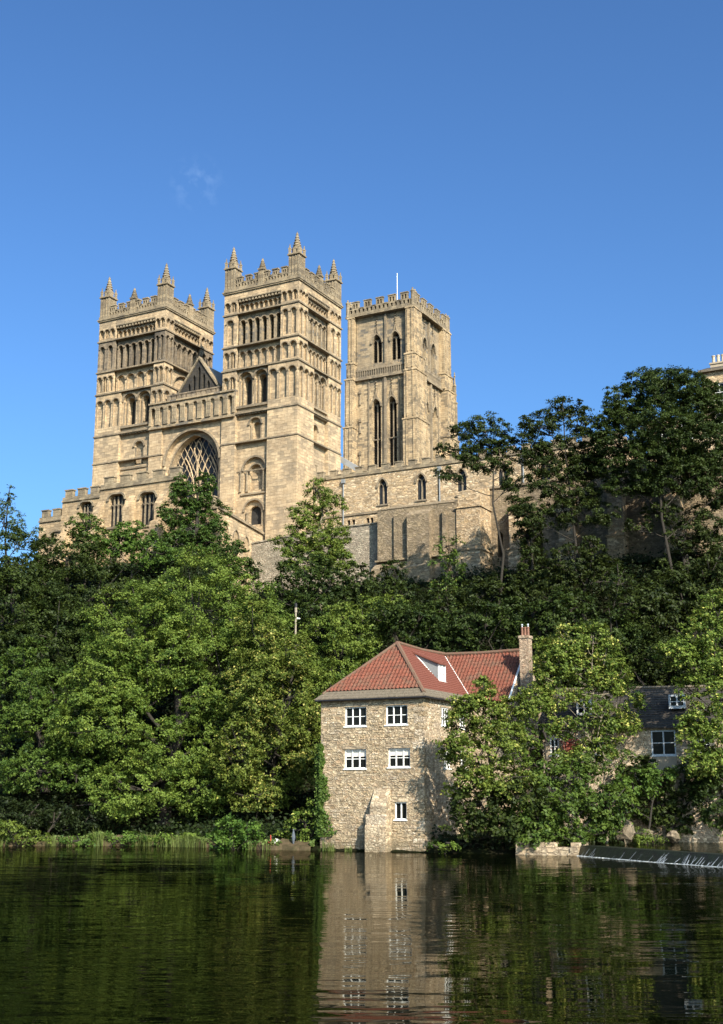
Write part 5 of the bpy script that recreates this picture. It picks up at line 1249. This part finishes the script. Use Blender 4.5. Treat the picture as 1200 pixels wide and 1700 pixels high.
tree('sycamore_tree', 'lower spreading tree at far left with boughs over the shaded bank', 93,
     [(105, 1150, 90, 60), (60, 1275, 60, 32, -5), (128, 1288, 44, 28, -5), (15, 1290, 36, 34, -4), (60, 1205, 66, 50, -2), (150, 1240, 50, 40, -3), (40, 1120, 50, 60, 3)],  # low front boughs added to shade the bank behind
     'leaf_mid', leaf=.18, clump=.2, group=GB, trunk=.3)
tree('sycamore_tree', 'drooping bough tree hanging low over the left river bank', 88,
     [(180, 1330, 60, 42), (260, 1290, 55, 50, 1), (335, 1340, 40, 45, 1)], 'leaf_mid', leaf=.18, gap=.3, group=GB, trunk=.25, base=(240, 4))
tree('sycamore_tree', 'tree with shade coloured leaves over the dark left bank under the sycamores', 97, [(40, 1290, 70, 60), (130, 1310, 60, 55), (20, 1350, 50, 36, -3), (110, 1355, 60, 30, -3)], 'leaf_shade', leaf=.22, gap=.2, group=GB, trunk=.3)
tree('sycamore_tree', 'tree with shade coloured leaves behind the yellow tipped maple by the mill', 92, [(480, 1330, 50, 50), (400, 1330, 60, 50), (510, 1270, 30, 50), (300, 1360, 60, 30, -2)], 'leaf_shade', leaf=.22, gap=.2, group=GB, trunk=.3)
# dark wood at the far left
GD = 'dark trees at the left of the chapel'
tree('yew_tree', 'very dark dense tree at the left edge of the photo', 104, [(40, 1010, 90, 80), (95, 1060, 85, 75, -2), (10, 930, 60, 60, 1), (20, 1110, 60, 80, -3)], 'leaf_dark', leaf=.22, group=GD, trunk=.3)
tree('yew_tree', 'dark tree below the stepped parapet of the chapel', 110, [(110, 925, 66, 48), (160, 985, 75, 65, -3), (70, 965, 50, 45, -1)], 'leaf_dark', leaf=.22, group=GD, trunk=.3)
tree('ash_tree', 'wispy grey green tree top at the far left against the sky', 112, [(8, 868, 38, 34), (45, 895, 36, 24), (14, 826, 9, 22), (-14, 840, 22, 30)], 'leaf_blue', leaf=.2, cover=.55, gap=.5, group=GD, trunk=.14, limbs=12, limb_r=.03)
tree('rowan_tree', 'small green tree with a red tinge in front of the chapel windows', 113, [(140, 872, 30, 24), (160, 900, 38, 26, -1)], 'leaf_mid', leaf=.2, gap=.35, group=GD, trunk=.1, tipfrac=.0)
tree('hawthorn_tree', 'rounded mid green tree below the two tall chapel windows', 112, [(222, 888, 42, 26), (185, 905, 40, 24), (250, 915, 40, 30, -1)], 'leaf_mid', leaf=.2, group=GD, trunk=.1)
tree('lime_tree', 'dense upright dark green tree in front of the great west window', 113,
     [(300, 806, 17, 22), (342, 800, 18, 20), (318, 822, 40, 22), (300, 850, 40, 25), (345, 850, 36, 25, 1), (322, 880, 58, 22), (350, 900, 46, 22, -1), (290, 900, 40, 20, -1)],
     'leaf_fine', leaf=.19, cover=1.3, clump=.24, gap=.15, group=GD, trunk=.22)
tree('laurel_bush', 'dark rounded bush right of the upright tree below the terrace wall', 108, [(385, 925, 36, 24), (410, 950, 26, 22, -1), (360, 955, 40, 25, -1)], 'leaf_dark', leaf=.2, cat='bush', group=GD, trunk=.1)
# in front of the terrace wall
GT = 'trees before the terrace walls'
tree('ash_tree', 'airy pale ash tree in front of the right west tower foot', 108,
     [(528, 812, 24, 20), (545, 845, 34, 26, .5), (500, 852, 24, 24), (520, 885, 46, 24), (480, 905, 36, 18, -.5), (560, 890, 26, 24), (545, 915, 40, 20, -.5), (505, 930, 46, 24, -1), (565, 930, 30, 22, -1)],
     'leaf_light', leaf=.16, cover=1.25, clump=.28, gap=.2, group=GT, trunk=.16, bark='palebark', limbs=8, limb_r=.03, tipfrac=.02)
tree('elder_tree', 'dark tree under the airy ash along the terrace wall', 103, [(505, 945, 48, 36), (470, 985, 40, 34, -1), (545, 975, 40, 38), (500, 1005, 50, 30, -2)], 'leaf_dark', leaf=.22, gap=.35, group=GT, trunk=.16)
tree('elder_tree', 'small dark pointed tree before the buttressed wall', 104, [(655, 945, 20, 22), (640, 975, 36, 24), (668, 985, 34, 20, -.5)], 'leaf_dark', leaf=.2, gap=.3, group=GT, trunk=.12)
tree('elder_tree', 'dark low tree left of the buttressed wall', 103, [(598, 965, 30, 36), (585, 1005, 42, 30, -1), (615, 1010, 36, 26, -1)], 'leaf_dark', leaf=.22, gap=.3, group=GT, trunk=.14)
tree('ash_tree', 'slender bright ash sapling against the buttressed wall', 101, [(745, 905, 26, 18), (728, 930, 24, 16), (752, 950, 22, 34), (735, 975, 26, 20)], 'leaf_mid', leaf=.17, cover=.7, gap=.5, clump=.3, group=GT, trunk=.1, limbs=8, limb_r=.025, tipfrac=.02)
# tall umbrella-crowned trees at the right
GU = 'tall dark crowned trees at the right'
tree('sycamore_tree', 'slim umbrella crowned tree right of the central tower', 99,
     [(803, 705, 40, 20), (768, 716, 26, 12), (835, 730, 22, 22), (765, 752, 34, 13), (735, 742, 14, 8), (800, 770, 32, 14), (745, 785, 26, 12), (838, 770, 20, 16), (815, 742, 34, 14), (790, 735, 28, 12), (850, 800, 22, 18), (858, 835, 20, 20)],
     'leaf_dark', leaf=.15, cover=1.3, clump=.34, gap=.15, group=GU, trunk=.12, limbs=9, limb_r=.03, base=(850, 0), flat=.45)
tree('sycamore_tree', 'dark tree between the umbrella crowned tree and the domed tree', 98,
     [(935, 678, 42, 20), (895, 705, 38, 22), (965, 705, 28, 20), (880, 745, 28, 30), (930, 745, 48, 24), (975, 765, 36, 34), (905, 800, 34, 26), (960, 820, 40, 26), (880, 850, 34, 30), (925, 850, 36, 26), (965, 775, 40, 26), (990, 850, 36, 24, -1), (905, 770, 30, 24)],
     'leaf_dark', leaf=.15, cover=1.3, clump=.3, gap=.12, group=GU, trunk=.13, limbs=7, limb_r=.035, base=(975, 0), flat=.5)
tree('sycamore_tree', 'large dome crowned dark tree below the chimneys at the right', 96,
     [(1105, 645, 66, 38), (1055, 690, 55, 30), (1150, 680, 50, 40), (1110, 710, 80, 36, -2), (1020, 735, 44, 26), (1180, 735, 48, 40), (1080, 760, 62, 30, -1), (1150, 790, 60, 36), (1040, 800, 44, 24), (1200, 810, 36, 40), (1010, 690, 22, 16), (1075, 640, 45, 32, 1), (1140, 645, 45, 36, 1), (1100, 740, 60, 30, 1), (1015, 770, 34, 20), (1030, 665, 40, 30, 1), (1000, 720, 30, 22), (1175, 660, 26, 30, 1), (1195, 700, 30, 34, 1), (1085, 800, 50, 22), (1165, 765, 50, 26)],
     'leaf_dark', leaf=.155, cover=1.3, clump=.24, gap=.08, group=GU, trunk=.13, limbs=8, limb_r=.035, base=(1130, 0), flat=.5)
tree('ivy_clad_tree', 'narrow ivy wrapped tree standing against the wall buttresses', 99, [(880, 890, 26, 34), (888, 940, 30, 40), (872, 985, 36, 30)], 'leaf_dark', leaf=.2, gap=.15, group=GU, trunk=.2)
tree('sycamore_tree', 'thin crowned dark tree before the sunlit wall at the right', 97, [(1100, 850, 40, 18), (1140, 880, 44, 26), (1175, 870, 40, 40), (1060, 870, 26, 12), (1150, 930, 60, 34)], 'leaf_dark', leaf=.2, gap=.4, clump=.28, group=GU, trunk=.2, limbs=8, base=(1165, 0))
tree('elder_tree', 'dark shrubby tree at the foot of the wall right of the ivy clad tree', 96, [(950, 935, 50, 34), (1000, 960, 44, 40), (925, 985, 50, 34), (985, 905, 24, 26)], 'leaf_dark', leaf=.21, gap=.32, group=GU, trunk=.16)
tree('elder_tree', 'dense dark tree on the slope at the right edge', 94, [(1130, 985, 75, 50), (1190, 960, 40, 60), (1080, 1010, 60, 45, -1), (1180, 1050, 50, 50, -2)], 'leaf_dark', leaf=.22, gap=.18, group=GU, trunk=.25)
# dark wood behind the mill
GM = 'dark woodland trees behind the mill house'
for lab, Y, lb, mt in (
    ('dark sycamore directly above the mill roof ridge', 96, [(690, 1035, 60, 38), (650, 1020, 44, 34), (735, 1030, 48, 36)], 'leaf_dark'),
    ('dark large leaved sycamore left of the brick chimney', 94, [(800, 1040, 62, 46), (755, 1060, 46, 34), (845, 1025, 40, 40)], 'leaf_dark'),
    ('mid green bush between the terrace wall and the mill roof', 99, [(620, 1015, 40, 26), (570, 1020, 40, 24), (650, 1000, 30, 20)], 'leaf_light'),
    ('dark shrubby tree below the culvert arch', 99, [(790, 985, 52, 30), (735, 1000, 44, 26), (835, 975, 36, 30)], 'leaf_dark'),
    ('shaded tree behind the brick chimney', 93, [(905, 1040, 52, 48), (950, 1010, 44, 40), (880, 1085, 40, 40)], 'leaf_dark'),
    ('shaded tree on the slope above the cottage roof', 92, [(1010, 1050, 56, 50), (1060, 1075, 50, 44), (980, 1095, 46, 40)], 'leaf_dark'),
    ('dark tree rising behind the right end of the cottage', 90, [(1110, 1090, 60, 50), (1160, 1120, 50, 50), (1060, 1130, 44, 36)], 'leaf_dark')):
    tree('sycamore_tree', lab, Y, lb, mt, leaf=.2, cover=1.0, gap=.22, clump=.24, group=GM, trunk=.18)
tree('birch_tree', 'thin stemmed sparse tree standing among the dark trees above the cottage', 92, [(1030, 960, 24, 26), (1045, 1000, 22, 24)], 'leaf_dark', leaf=.2, cover=.5, gap=.5, group=GM, trunk=.09, base=(1036, 0))
# in front of the buildings
GF = 'sunlit trees in front of the mill and cottage'
tree('ash_tree', 'yellow green ash tree hiding the right side of the mill house', 71.6,
     [(785, 1165, 34, 26), (765, 1205, 30, 34, .5), (805, 1140, 26, 20), (850, 1180, 30, 30), (880, 1165, 22, 26), (762, 1170, 18, 20), (745, 1240, 20, 26, .3), (815, 1190, 34, 30), (840, 1225, 34, 40, -.5), (790, 1250, 44, 34, -.5), (840, 1290, 48, 34), (775, 1295, 34, 28)],
     'leaf_light', leaf=.165, cover=1.15, clump=.26, gap=.14, group=GF, trunk=.12, limbs=7, limb_r=.03, tipfrac=.06, base=(822, 2.2))
tree('sycamore_tree', 'dark lower tree leaning over the water beside the mill house', 72.2,
     [(800, 1335, 60, 36), (860, 1320, 54, 34), (770, 1365, 36, 26), (850, 1370, 50, 30)], 'leaf_dark', leaf=.22, gap=.2, group=GF, trunk=.18, base=(835, 1.6))
tree('maple_tree', 'tall thin stemmed yellow green tree in front of the cottage roof', 76.5,
     [(945, 1062, 28, 32), (985, 1055, 26, 28), (925, 1155, 34, 24), (990, 1150, 40, 22), (1028, 1120, 22, 36), (1048, 1160, 24, 26), (1040, 1200, 26, 20), (890, 1150, 22, 20), (900, 1172, 26, 24), (1005, 1195, 34, 22, -.5), (935, 1205, 30, 22, -.5), (1000, 1235, 40, 24, -.5), (960, 1255, 40, 26, -.5), (915, 1085, 26, 30), (1010, 1085, 26, 28), (950, 1108, 50, 26), (1005, 1125, 32, 26), (905, 1128, 24, 20), (930, 1085, 44, 28)],
     'leaf_light', leaf=.16, cover=1.05, clump=.27, gap=.18, group=GF, trunk=.09, bark='palebark', limbs=6, limb_r=.03, tipfrac=.10, base=(975, 0))
tree('maple_tree', 'yellow green tree at the right edge overhanging the cottage end', 73.5,
     [(1160, 1050, 40, 36), (1195, 1010, 34, 40), (1145, 1210, 26, 30), (1170, 1260, 36, 30), (1140, 1140, 22, 22), (1130, 1085, 38, 26), (1175, 1100, 38, 34), (1195, 1150, 34, 44), (1160, 1190, 24, 30), (1185, 1235, 30, 40), (1110, 1080, 24, 16)],
     'leaf_light', leaf=.16, cover=1.05, clump=.26, gap=.2, group=GF, trunk=.09, limbs=7, limb_r=.03, tipfrac=.08, base=(1225, 1.5))
tree('ash_tree', 'thin sapling before the cottage with leaves round the pale window', 75.5, [(1000, 1180, 34, 22), (965, 1205, 24, 16), (1010, 1215, 26, 22), (985, 1250, 40, 26), (1020, 1265, 34, 26)],
     'leaf_mid', leaf=.17, cover=.6, gap=.5, clump=.3, group=GF, trunk=.07, bark='palebark', limbs=7, limb_r=.025, tipfrac=.04)
tree('holly_bush', 'bright bush between the ash tree and the cottage wall', 74.5, [(900, 1280, 44, 34), (945, 1290, 44, 30), (875, 1225, 24, 24), (905, 1215, 16, 14)], 'leaf_mid', leaf=.19, gap=.25, cat='bush', group=GF, trunk=.1)
tree('ivy_bush', 'bright green ivy mound overhanging the stone quay', 72.3,
     [(890, 1355, 46, 30), (950, 1340, 56, 34), (1010, 1335, 48, 36), (885, 1390, 32, 14, -.9), (925, 1386, 32, 14, -.9), (965, 1388, 26, 14, -.9), (1000, 1375, 34, 22)],
     'leaf_mid', leaf=.2, cover=1.25, clump=.24, gap=.12, cat='bush', group=GF, trunk=.1)
tree('elder_tree', 'dark overgrown bush above the weir at the right', 76.5, [(1080, 1320, 50, 40), (1140, 1310, 50, 44), (1190, 1300, 34, 40), (1060, 1275, 40, 24), (1120, 1360, 40, 22)], 'leaf_dark', leaf=.22, gap=.22, group=GF, trunk=.2, bark='bark')
tree('elder_tree', 'dark overgrown tree at the right edge above the end of the weir', 74.8, [(1185, 1330, 40, 44), (1165, 1285, 40, 30, 1), (1195, 1265, 30, 30)], 'leaf_dark', leaf=.2, gap=.15, group=GF, trunk=.14, base=(1215, 1))
tree('holly_bush', 'green sprawling bush under the large cottage window', 75.0, [(1060, 1295, 44, 22), (1100, 1285, 34, 18), (1030, 1310, 30, 24)], 'leaf_mid', leaf=.18, gap=.3, cat='bush', group=GF, trunk=.08)
# at the water's edge
GW = 'waterside shrubs'
tree('willow_bush', 'rounded leafy bush at the water left of the mill house', 79.0, [(385, 1378, 34, 26), (415, 1385, 26, 22), (365, 1395, 28, 18)], 'leaf_mid', leaf=.16, gap=.12, cat='bush', group=GW, trunk=.07)
tree('elder_bush', 'light green bush against the left corner of the mill house', 78.6, [(500, 1360, 26, 20), (525, 1345, 18, 24), (490, 1392, 36, 14), (520, 1385, 24, 16)], 'leaf_light', leaf=.15, gap=.35, cat='bush', group=GW, trunk=.06, tipfrac=.04)
tree('grass_tussock', 'small weedy bush at the foot of the mill house right corner', 72.6, [(745, 1400, 24, 12), (725, 1406, 16, 8)], 'leaf_light', leaf=.13, gap=.3, cat='bush', group=GW, trunk=.04)
tree('nettle_patch', 'low green weeds at the left edge of the river bank', 84.0, [(12, 1375, 26, 20), (55, 1390, 30, 12)], 'leaf_light', leaf=.16, gap=.3, cat='bush', group=GW, trunk=.05)
tree('elder_bush', 'bush with shade coloured leaves on the bank at the far left below the drooping boughs', 86.5, [(45, 1350, 44, 24), (100, 1358, 40, 20), (150, 1362, 40, 18), (5, 1345, 30, 24)], 'leaf_shade', leaf=.18, gap=.1, cat='bush', group=GW, trunk=.06)  # bush added to darken the bank; shade is in its leaf colour
tree('fern_patch', 'low weeds below the shaded trees on the left bank', 84.5, [(130, 1392, 34, 9), (210, 1390, 40, 9)], 'leaf_mid', leaf=.16, gap=.35, cat='bush', group=GW, trunk=.05)
tree('fern_patch', 'low grassy weeds along the bank left of the rounded bush', 84.0, [(280, 1390, 34, 9), (325, 1388, 30, 10)], 'leaf_light', leaf=.15, gap=.35, cat='bush', group=GW, trunk=.05)
tree('elder_bush', 'bright sloping weeds beside the boulder above the weir', 73.2, [(1055, 1382, 16, 12), (1075, 1394, 22, 7)], 'leaf_light', leaf=.12, gap=.2, cat='bush', group=GW, trunk=.04)

def scatter(name, n, fx, leaf, mat, seed):
    rs_ = np.random.RandomState(seed); p, nn = fx(rs_, n); ln = leaf * rs_.uniform(.6, 1.4, len(p))
    o = bpy.data.objects.new(name, leaf_mesh(name, p, nn, ln, ln * .65, np.clip(rs_.normal(.45, .25, len(p)), 0, 1), M[mat], rs_)); COL.objects.link(o); return o
def under(rs_, n):
    x = rs_.uniform(-40, 36, n); b = bankY(x); t = terraceY(x) + 3; y = b + .6 + (t - b) * rs_.rand(n)
    cl = np.sin(x * 1.3) * np.sin(y * .9) + .5 * np.sin(x * .5 + y * .6);     # keep the buildings' floors clear
    c, s = math.cos(TM), math.sin(TM); lx = (x - 3.594) * c - (y - 74.39) * s; ly = (x - 3.594) * s + (y - 74.39) * c
    k2 = ~((lx > -7) & (lx < .1) & (ly > -.5) & (ly < 13.5)) & ~((lx > -1) & (lx < 3.0) & (ly > 6.8) & (ly < 13.5)) & ~((lx > 3.5) & (lx < 16.5) & (ly > 8.5) & (ly < 15)); x, y, cl = x[k2], y[k2], cl[k2]
    z = ground_z(x, y) + np.abs(rs_.normal(0, .28, len(x))) * (1.2 + cl)
    nn = rs_.normal(size=(len(x), 3)) * .5 + np.array([0, -.35, .8]); return np.stack([x, y, z], 1), nn
struct(scatter('undergrowth', 190000, under, .24, 'leaf_shade', 77), 'stuff')
# ivy climbing the left corner of the mill
def ivy(rs_, n):
    z = rs_.uniform(-2.2, 3.2, n); w_ = np.interp(z, [-2.2, -.5, 1.5, 3.2], [.8, .6, .4, .08]) * (1 + .45 * np.sin(z * 2.9) + .3 * np.sin(z * 6.1 + 1)); u = Wm - .05 - rs_.beta(1, 2.2, n) * w_; d = rs_.rand(n) ** 1.5 * .3
    side_ = rs_.rand(n) < .45; x = np.where(side_, -Wm - d, -u); y = np.where(side_, rs_.uniform(-.25, 1.5, n), -d)
    c, s = math.cos(TM), math.sin(TM); p = np.stack([x * c + y * s, -x * s + y * c, z - MBZ], 1)
    nn = rs_.normal(size=(n, 3)) * .45 + np.array([-.3, -.8, .3]); return p, nn
o = scatter('ivy', 4200, ivy, .15, 'leaf_mid', 5); o.location = (3.594, 74.39, MBZ); tag(o, 'ivy climbing the left corner of the mill house', 'ivy')
# red creeper on the cottage
def creep(rs_, n):
    x = rs_.normal(5.75, .32, n); z = np.clip(rs_.normal(3.1, .5, n), 1.8, 4.1); y = 9.0 - rs_.rand(n) * .12 - .02
    c, s = math.cos(TM), math.sin(TM); return np.stack([x * c + y * s, -x * s + y * c, z - MBZ], 1), rs_.normal(size=(n, 3)) * .35 + np.array([.2, -.9, .2])
o = scatter('creeper', 420, creep, .11, 'creeper', 6); o.location = (3.594, 74.39, MBZ); tag(o, 'red leaved creeper on the cottage wall beside the barred window', 'creeper')
# reeds along the edge
def reeds(seed, spots, blades, h):
    rs_ = np.random.RandomState(seed); V, Fc, T = [], [], []
    for x, y, k, hh in spots:
        for _ in range(int(blades * k)):
            bx_, by_ = x + rs_.normal() * .28 * k, y + rs_.normal() * .2; H_ = h * hh * rs_.uniform(.5, 1.1); a = rs_.uniform(0, 6.28); l_ = rs_.uniform(.1, .5) * H_
            dx, dy = math.cos(a), math.sin(a); w_ = .016; px_, py_ = -dy * w_, dx * w_; b0 = len(V)
            for t in (0, .45, .8, 1):
                r_ = l_ * t * t; zz = -3.05 + H_ * (t - .25 * t ** 3 * (l_ / H_) * 2); ww = 1 - .85 * t ** 2
                V += [(bx_ + dx * r_ + px_ * ww, by_ + dy * r_ + py_ * ww, zz), (bx_ + dx * r_ - px_ * ww, by_ + dy * r_ - py_ * ww, zz)]
            Fc += [[b0 + 2 * q, b0 + 2 * q + 1, b0 + 2 * q + 3, b0 + 2 * q + 2] for q in range(3)]; T += [rs_.uniform(0, 1)] * 3
    me = bpy.data.meshes.new('reeds'); me.from_pydata(V, [], Fc); me.attributes.new('tint', 'FLOAT', 'FACE').data.foreach_set('value', T); me.materials.append(M['reed'])
    o = bpy.data.objects.new('reeds', me); COL.objects.link(o); return o
rs_ = np.random.RandomState(31); sp = []
for px_, k, hh in ((22, .6, .7), (100, .8, .8), (135, .6, .6), (172, 1.1, 1.2), (180, .6, 1.1), (235, .7, .8), (250, 1, 1.0), (262, .9, 1.0), (285, .8, .8), (300, 1.0, .9), (318, 1.1, 1.1), (330, .9, 1.0), (345, .6, .8), (392, .6, .7), (400, .7, .9), (425, .6, .8), (448, .5, .7), (540, .6, .7), (552, .6, .6), (580, .4, .5)):
    c = pix(px_, 1405, 80); y_ = float(bankY(c[0])) - .5; sp.append((px_ - 600) / FPX * y_ * 1.0 * .975 / 1 and ((px_ - 600) / FPX * y_, y_, k, hh))
struct(reeds(8, sp, 60, 1.1), 'stuff')
def fringe(rs_, n):
    x = rs_.uniform(-36, -2.8, n); y = bankY(x) + rs_.uniform(-.3, 1.6, n); cl = np.sin(x * 2.1) + np.sin(x * .77 + 2); keep = cl > -.5; x, y, cl = x[keep], y[keep], cl[keep]
    z = -2.75 + rs_.rand(len(x)) * .35 * (1 + .4 * cl); return np.stack([x, y, z], 1), rs_.normal(size=(len(x), 3)) * .6 + np.array([0, -.5, .6])
struct(scatter('bank_grass', 14000, fringe, .15, 'reed', 12), 'stuff')

# ------------------------------------------------------------------ small things on the bank and slope
p = pix(490.5, 1050, 94); zt = pix(490.5, 1001, 94)[2]
lp = empty('lamp_post', 'slim pale post with a black cap and small white side lamp among the trees', 'lamp post', (p[0], p[1], gz(p[0], p[1])))
def sub(name, m_, mat, par):
    me = bpy.data.meshes.new(name); me.from_pydata(m_.v, [], m_.f); me.materials.append(M[mat]); o = bpy.data.objects.new(name, me); COL.objects.link(o); o.parent = par; return o
h = zt - lp.location.z
sub('post', MB().lathe(0, 0, [(.09, 0), (.07, h - .75), (.10, h - .73), (.10, h - .35)], 8), 'timber', lp); sub('cap', MB().lathe(0, 0, [(.11, h - .35), (.12, h - .1), (.05, h)], 8), 'black', lp)
m = MB(); m.tube([(0, 0, h - 1.15), (.14, 0, h - 1.12)], [.025, .025], 5); m.hexa([(.1, -.08, h - 1.22), (.36, -.08, h - 1.2), (.36, .08, h - 1.2), (.1, .08, h - 1.22), (.12, -.06, h - 1.1), (.3, -.05, h - 1.14), (.3, .05, h - 1.14), (.12, .06, h - 1.1)]); sub('lamp', m, 'white', lp)
q = pix(449, 1398, 78.0)
m = MB(); m.tube([(0, 0, -.5), (.02, 0, .25), (.0, 0, .62)], [.03, .03, .025], 6); m.tube([(-.14, 0, .22), (.02, -.03, .12), (.16, 0, .28)], [.022, .03, .022], 5)
o = sub('mooring_stake', m, 'red', None); o.location = (q[0], q[1], -2.75); tag(o, 'thin red stake at the water edge left of the mill house', 'stake')
q = pix(457, 1397, 78.3); rg_ = np.random.RandomState(2); m = MB(); pts = []
for j in range(5):
    for i in range(8):
        th, ph = 2 * math.pi * i / 8, math.pi * j / 4; r_ = .17 * (1 + rg_.uniform(-.3, .3)); pts.append((r_ * 1.5 * math.sin(ph) * math.cos(th), r_ * math.sin(ph) * math.sin(th), r_ * .75 * math.cos(ph) + .06 * math.cos(th)))
m.add(pts, [[j * 8 + i, j * 8 + (i + 1) % 8, (j + 1) * 8 + (i + 1) % 8, (j + 1) * 8 + i] for j in range(4) for i in range(8)])
o = sub('plastic_bag', m, 'white', None); o.location = q; tag(o, 'small crumpled white bag on the bank beside the red stake', 'litter')
q = pix(487, 1390, 77.8)
m = MB(); m.lathe(0, 0, [(.03, -.6), (.16, .0), (.14, .12), (.09, .35), (.05, .5), (.065, .58), (.02, .66)], 9)
o = sub('draped_post', m, 'grey', None); o.location = q; o.scale = (.75, .75, .75); tag(o, 'short blue grey hooded post among the weeds left of the mill house', 'post')
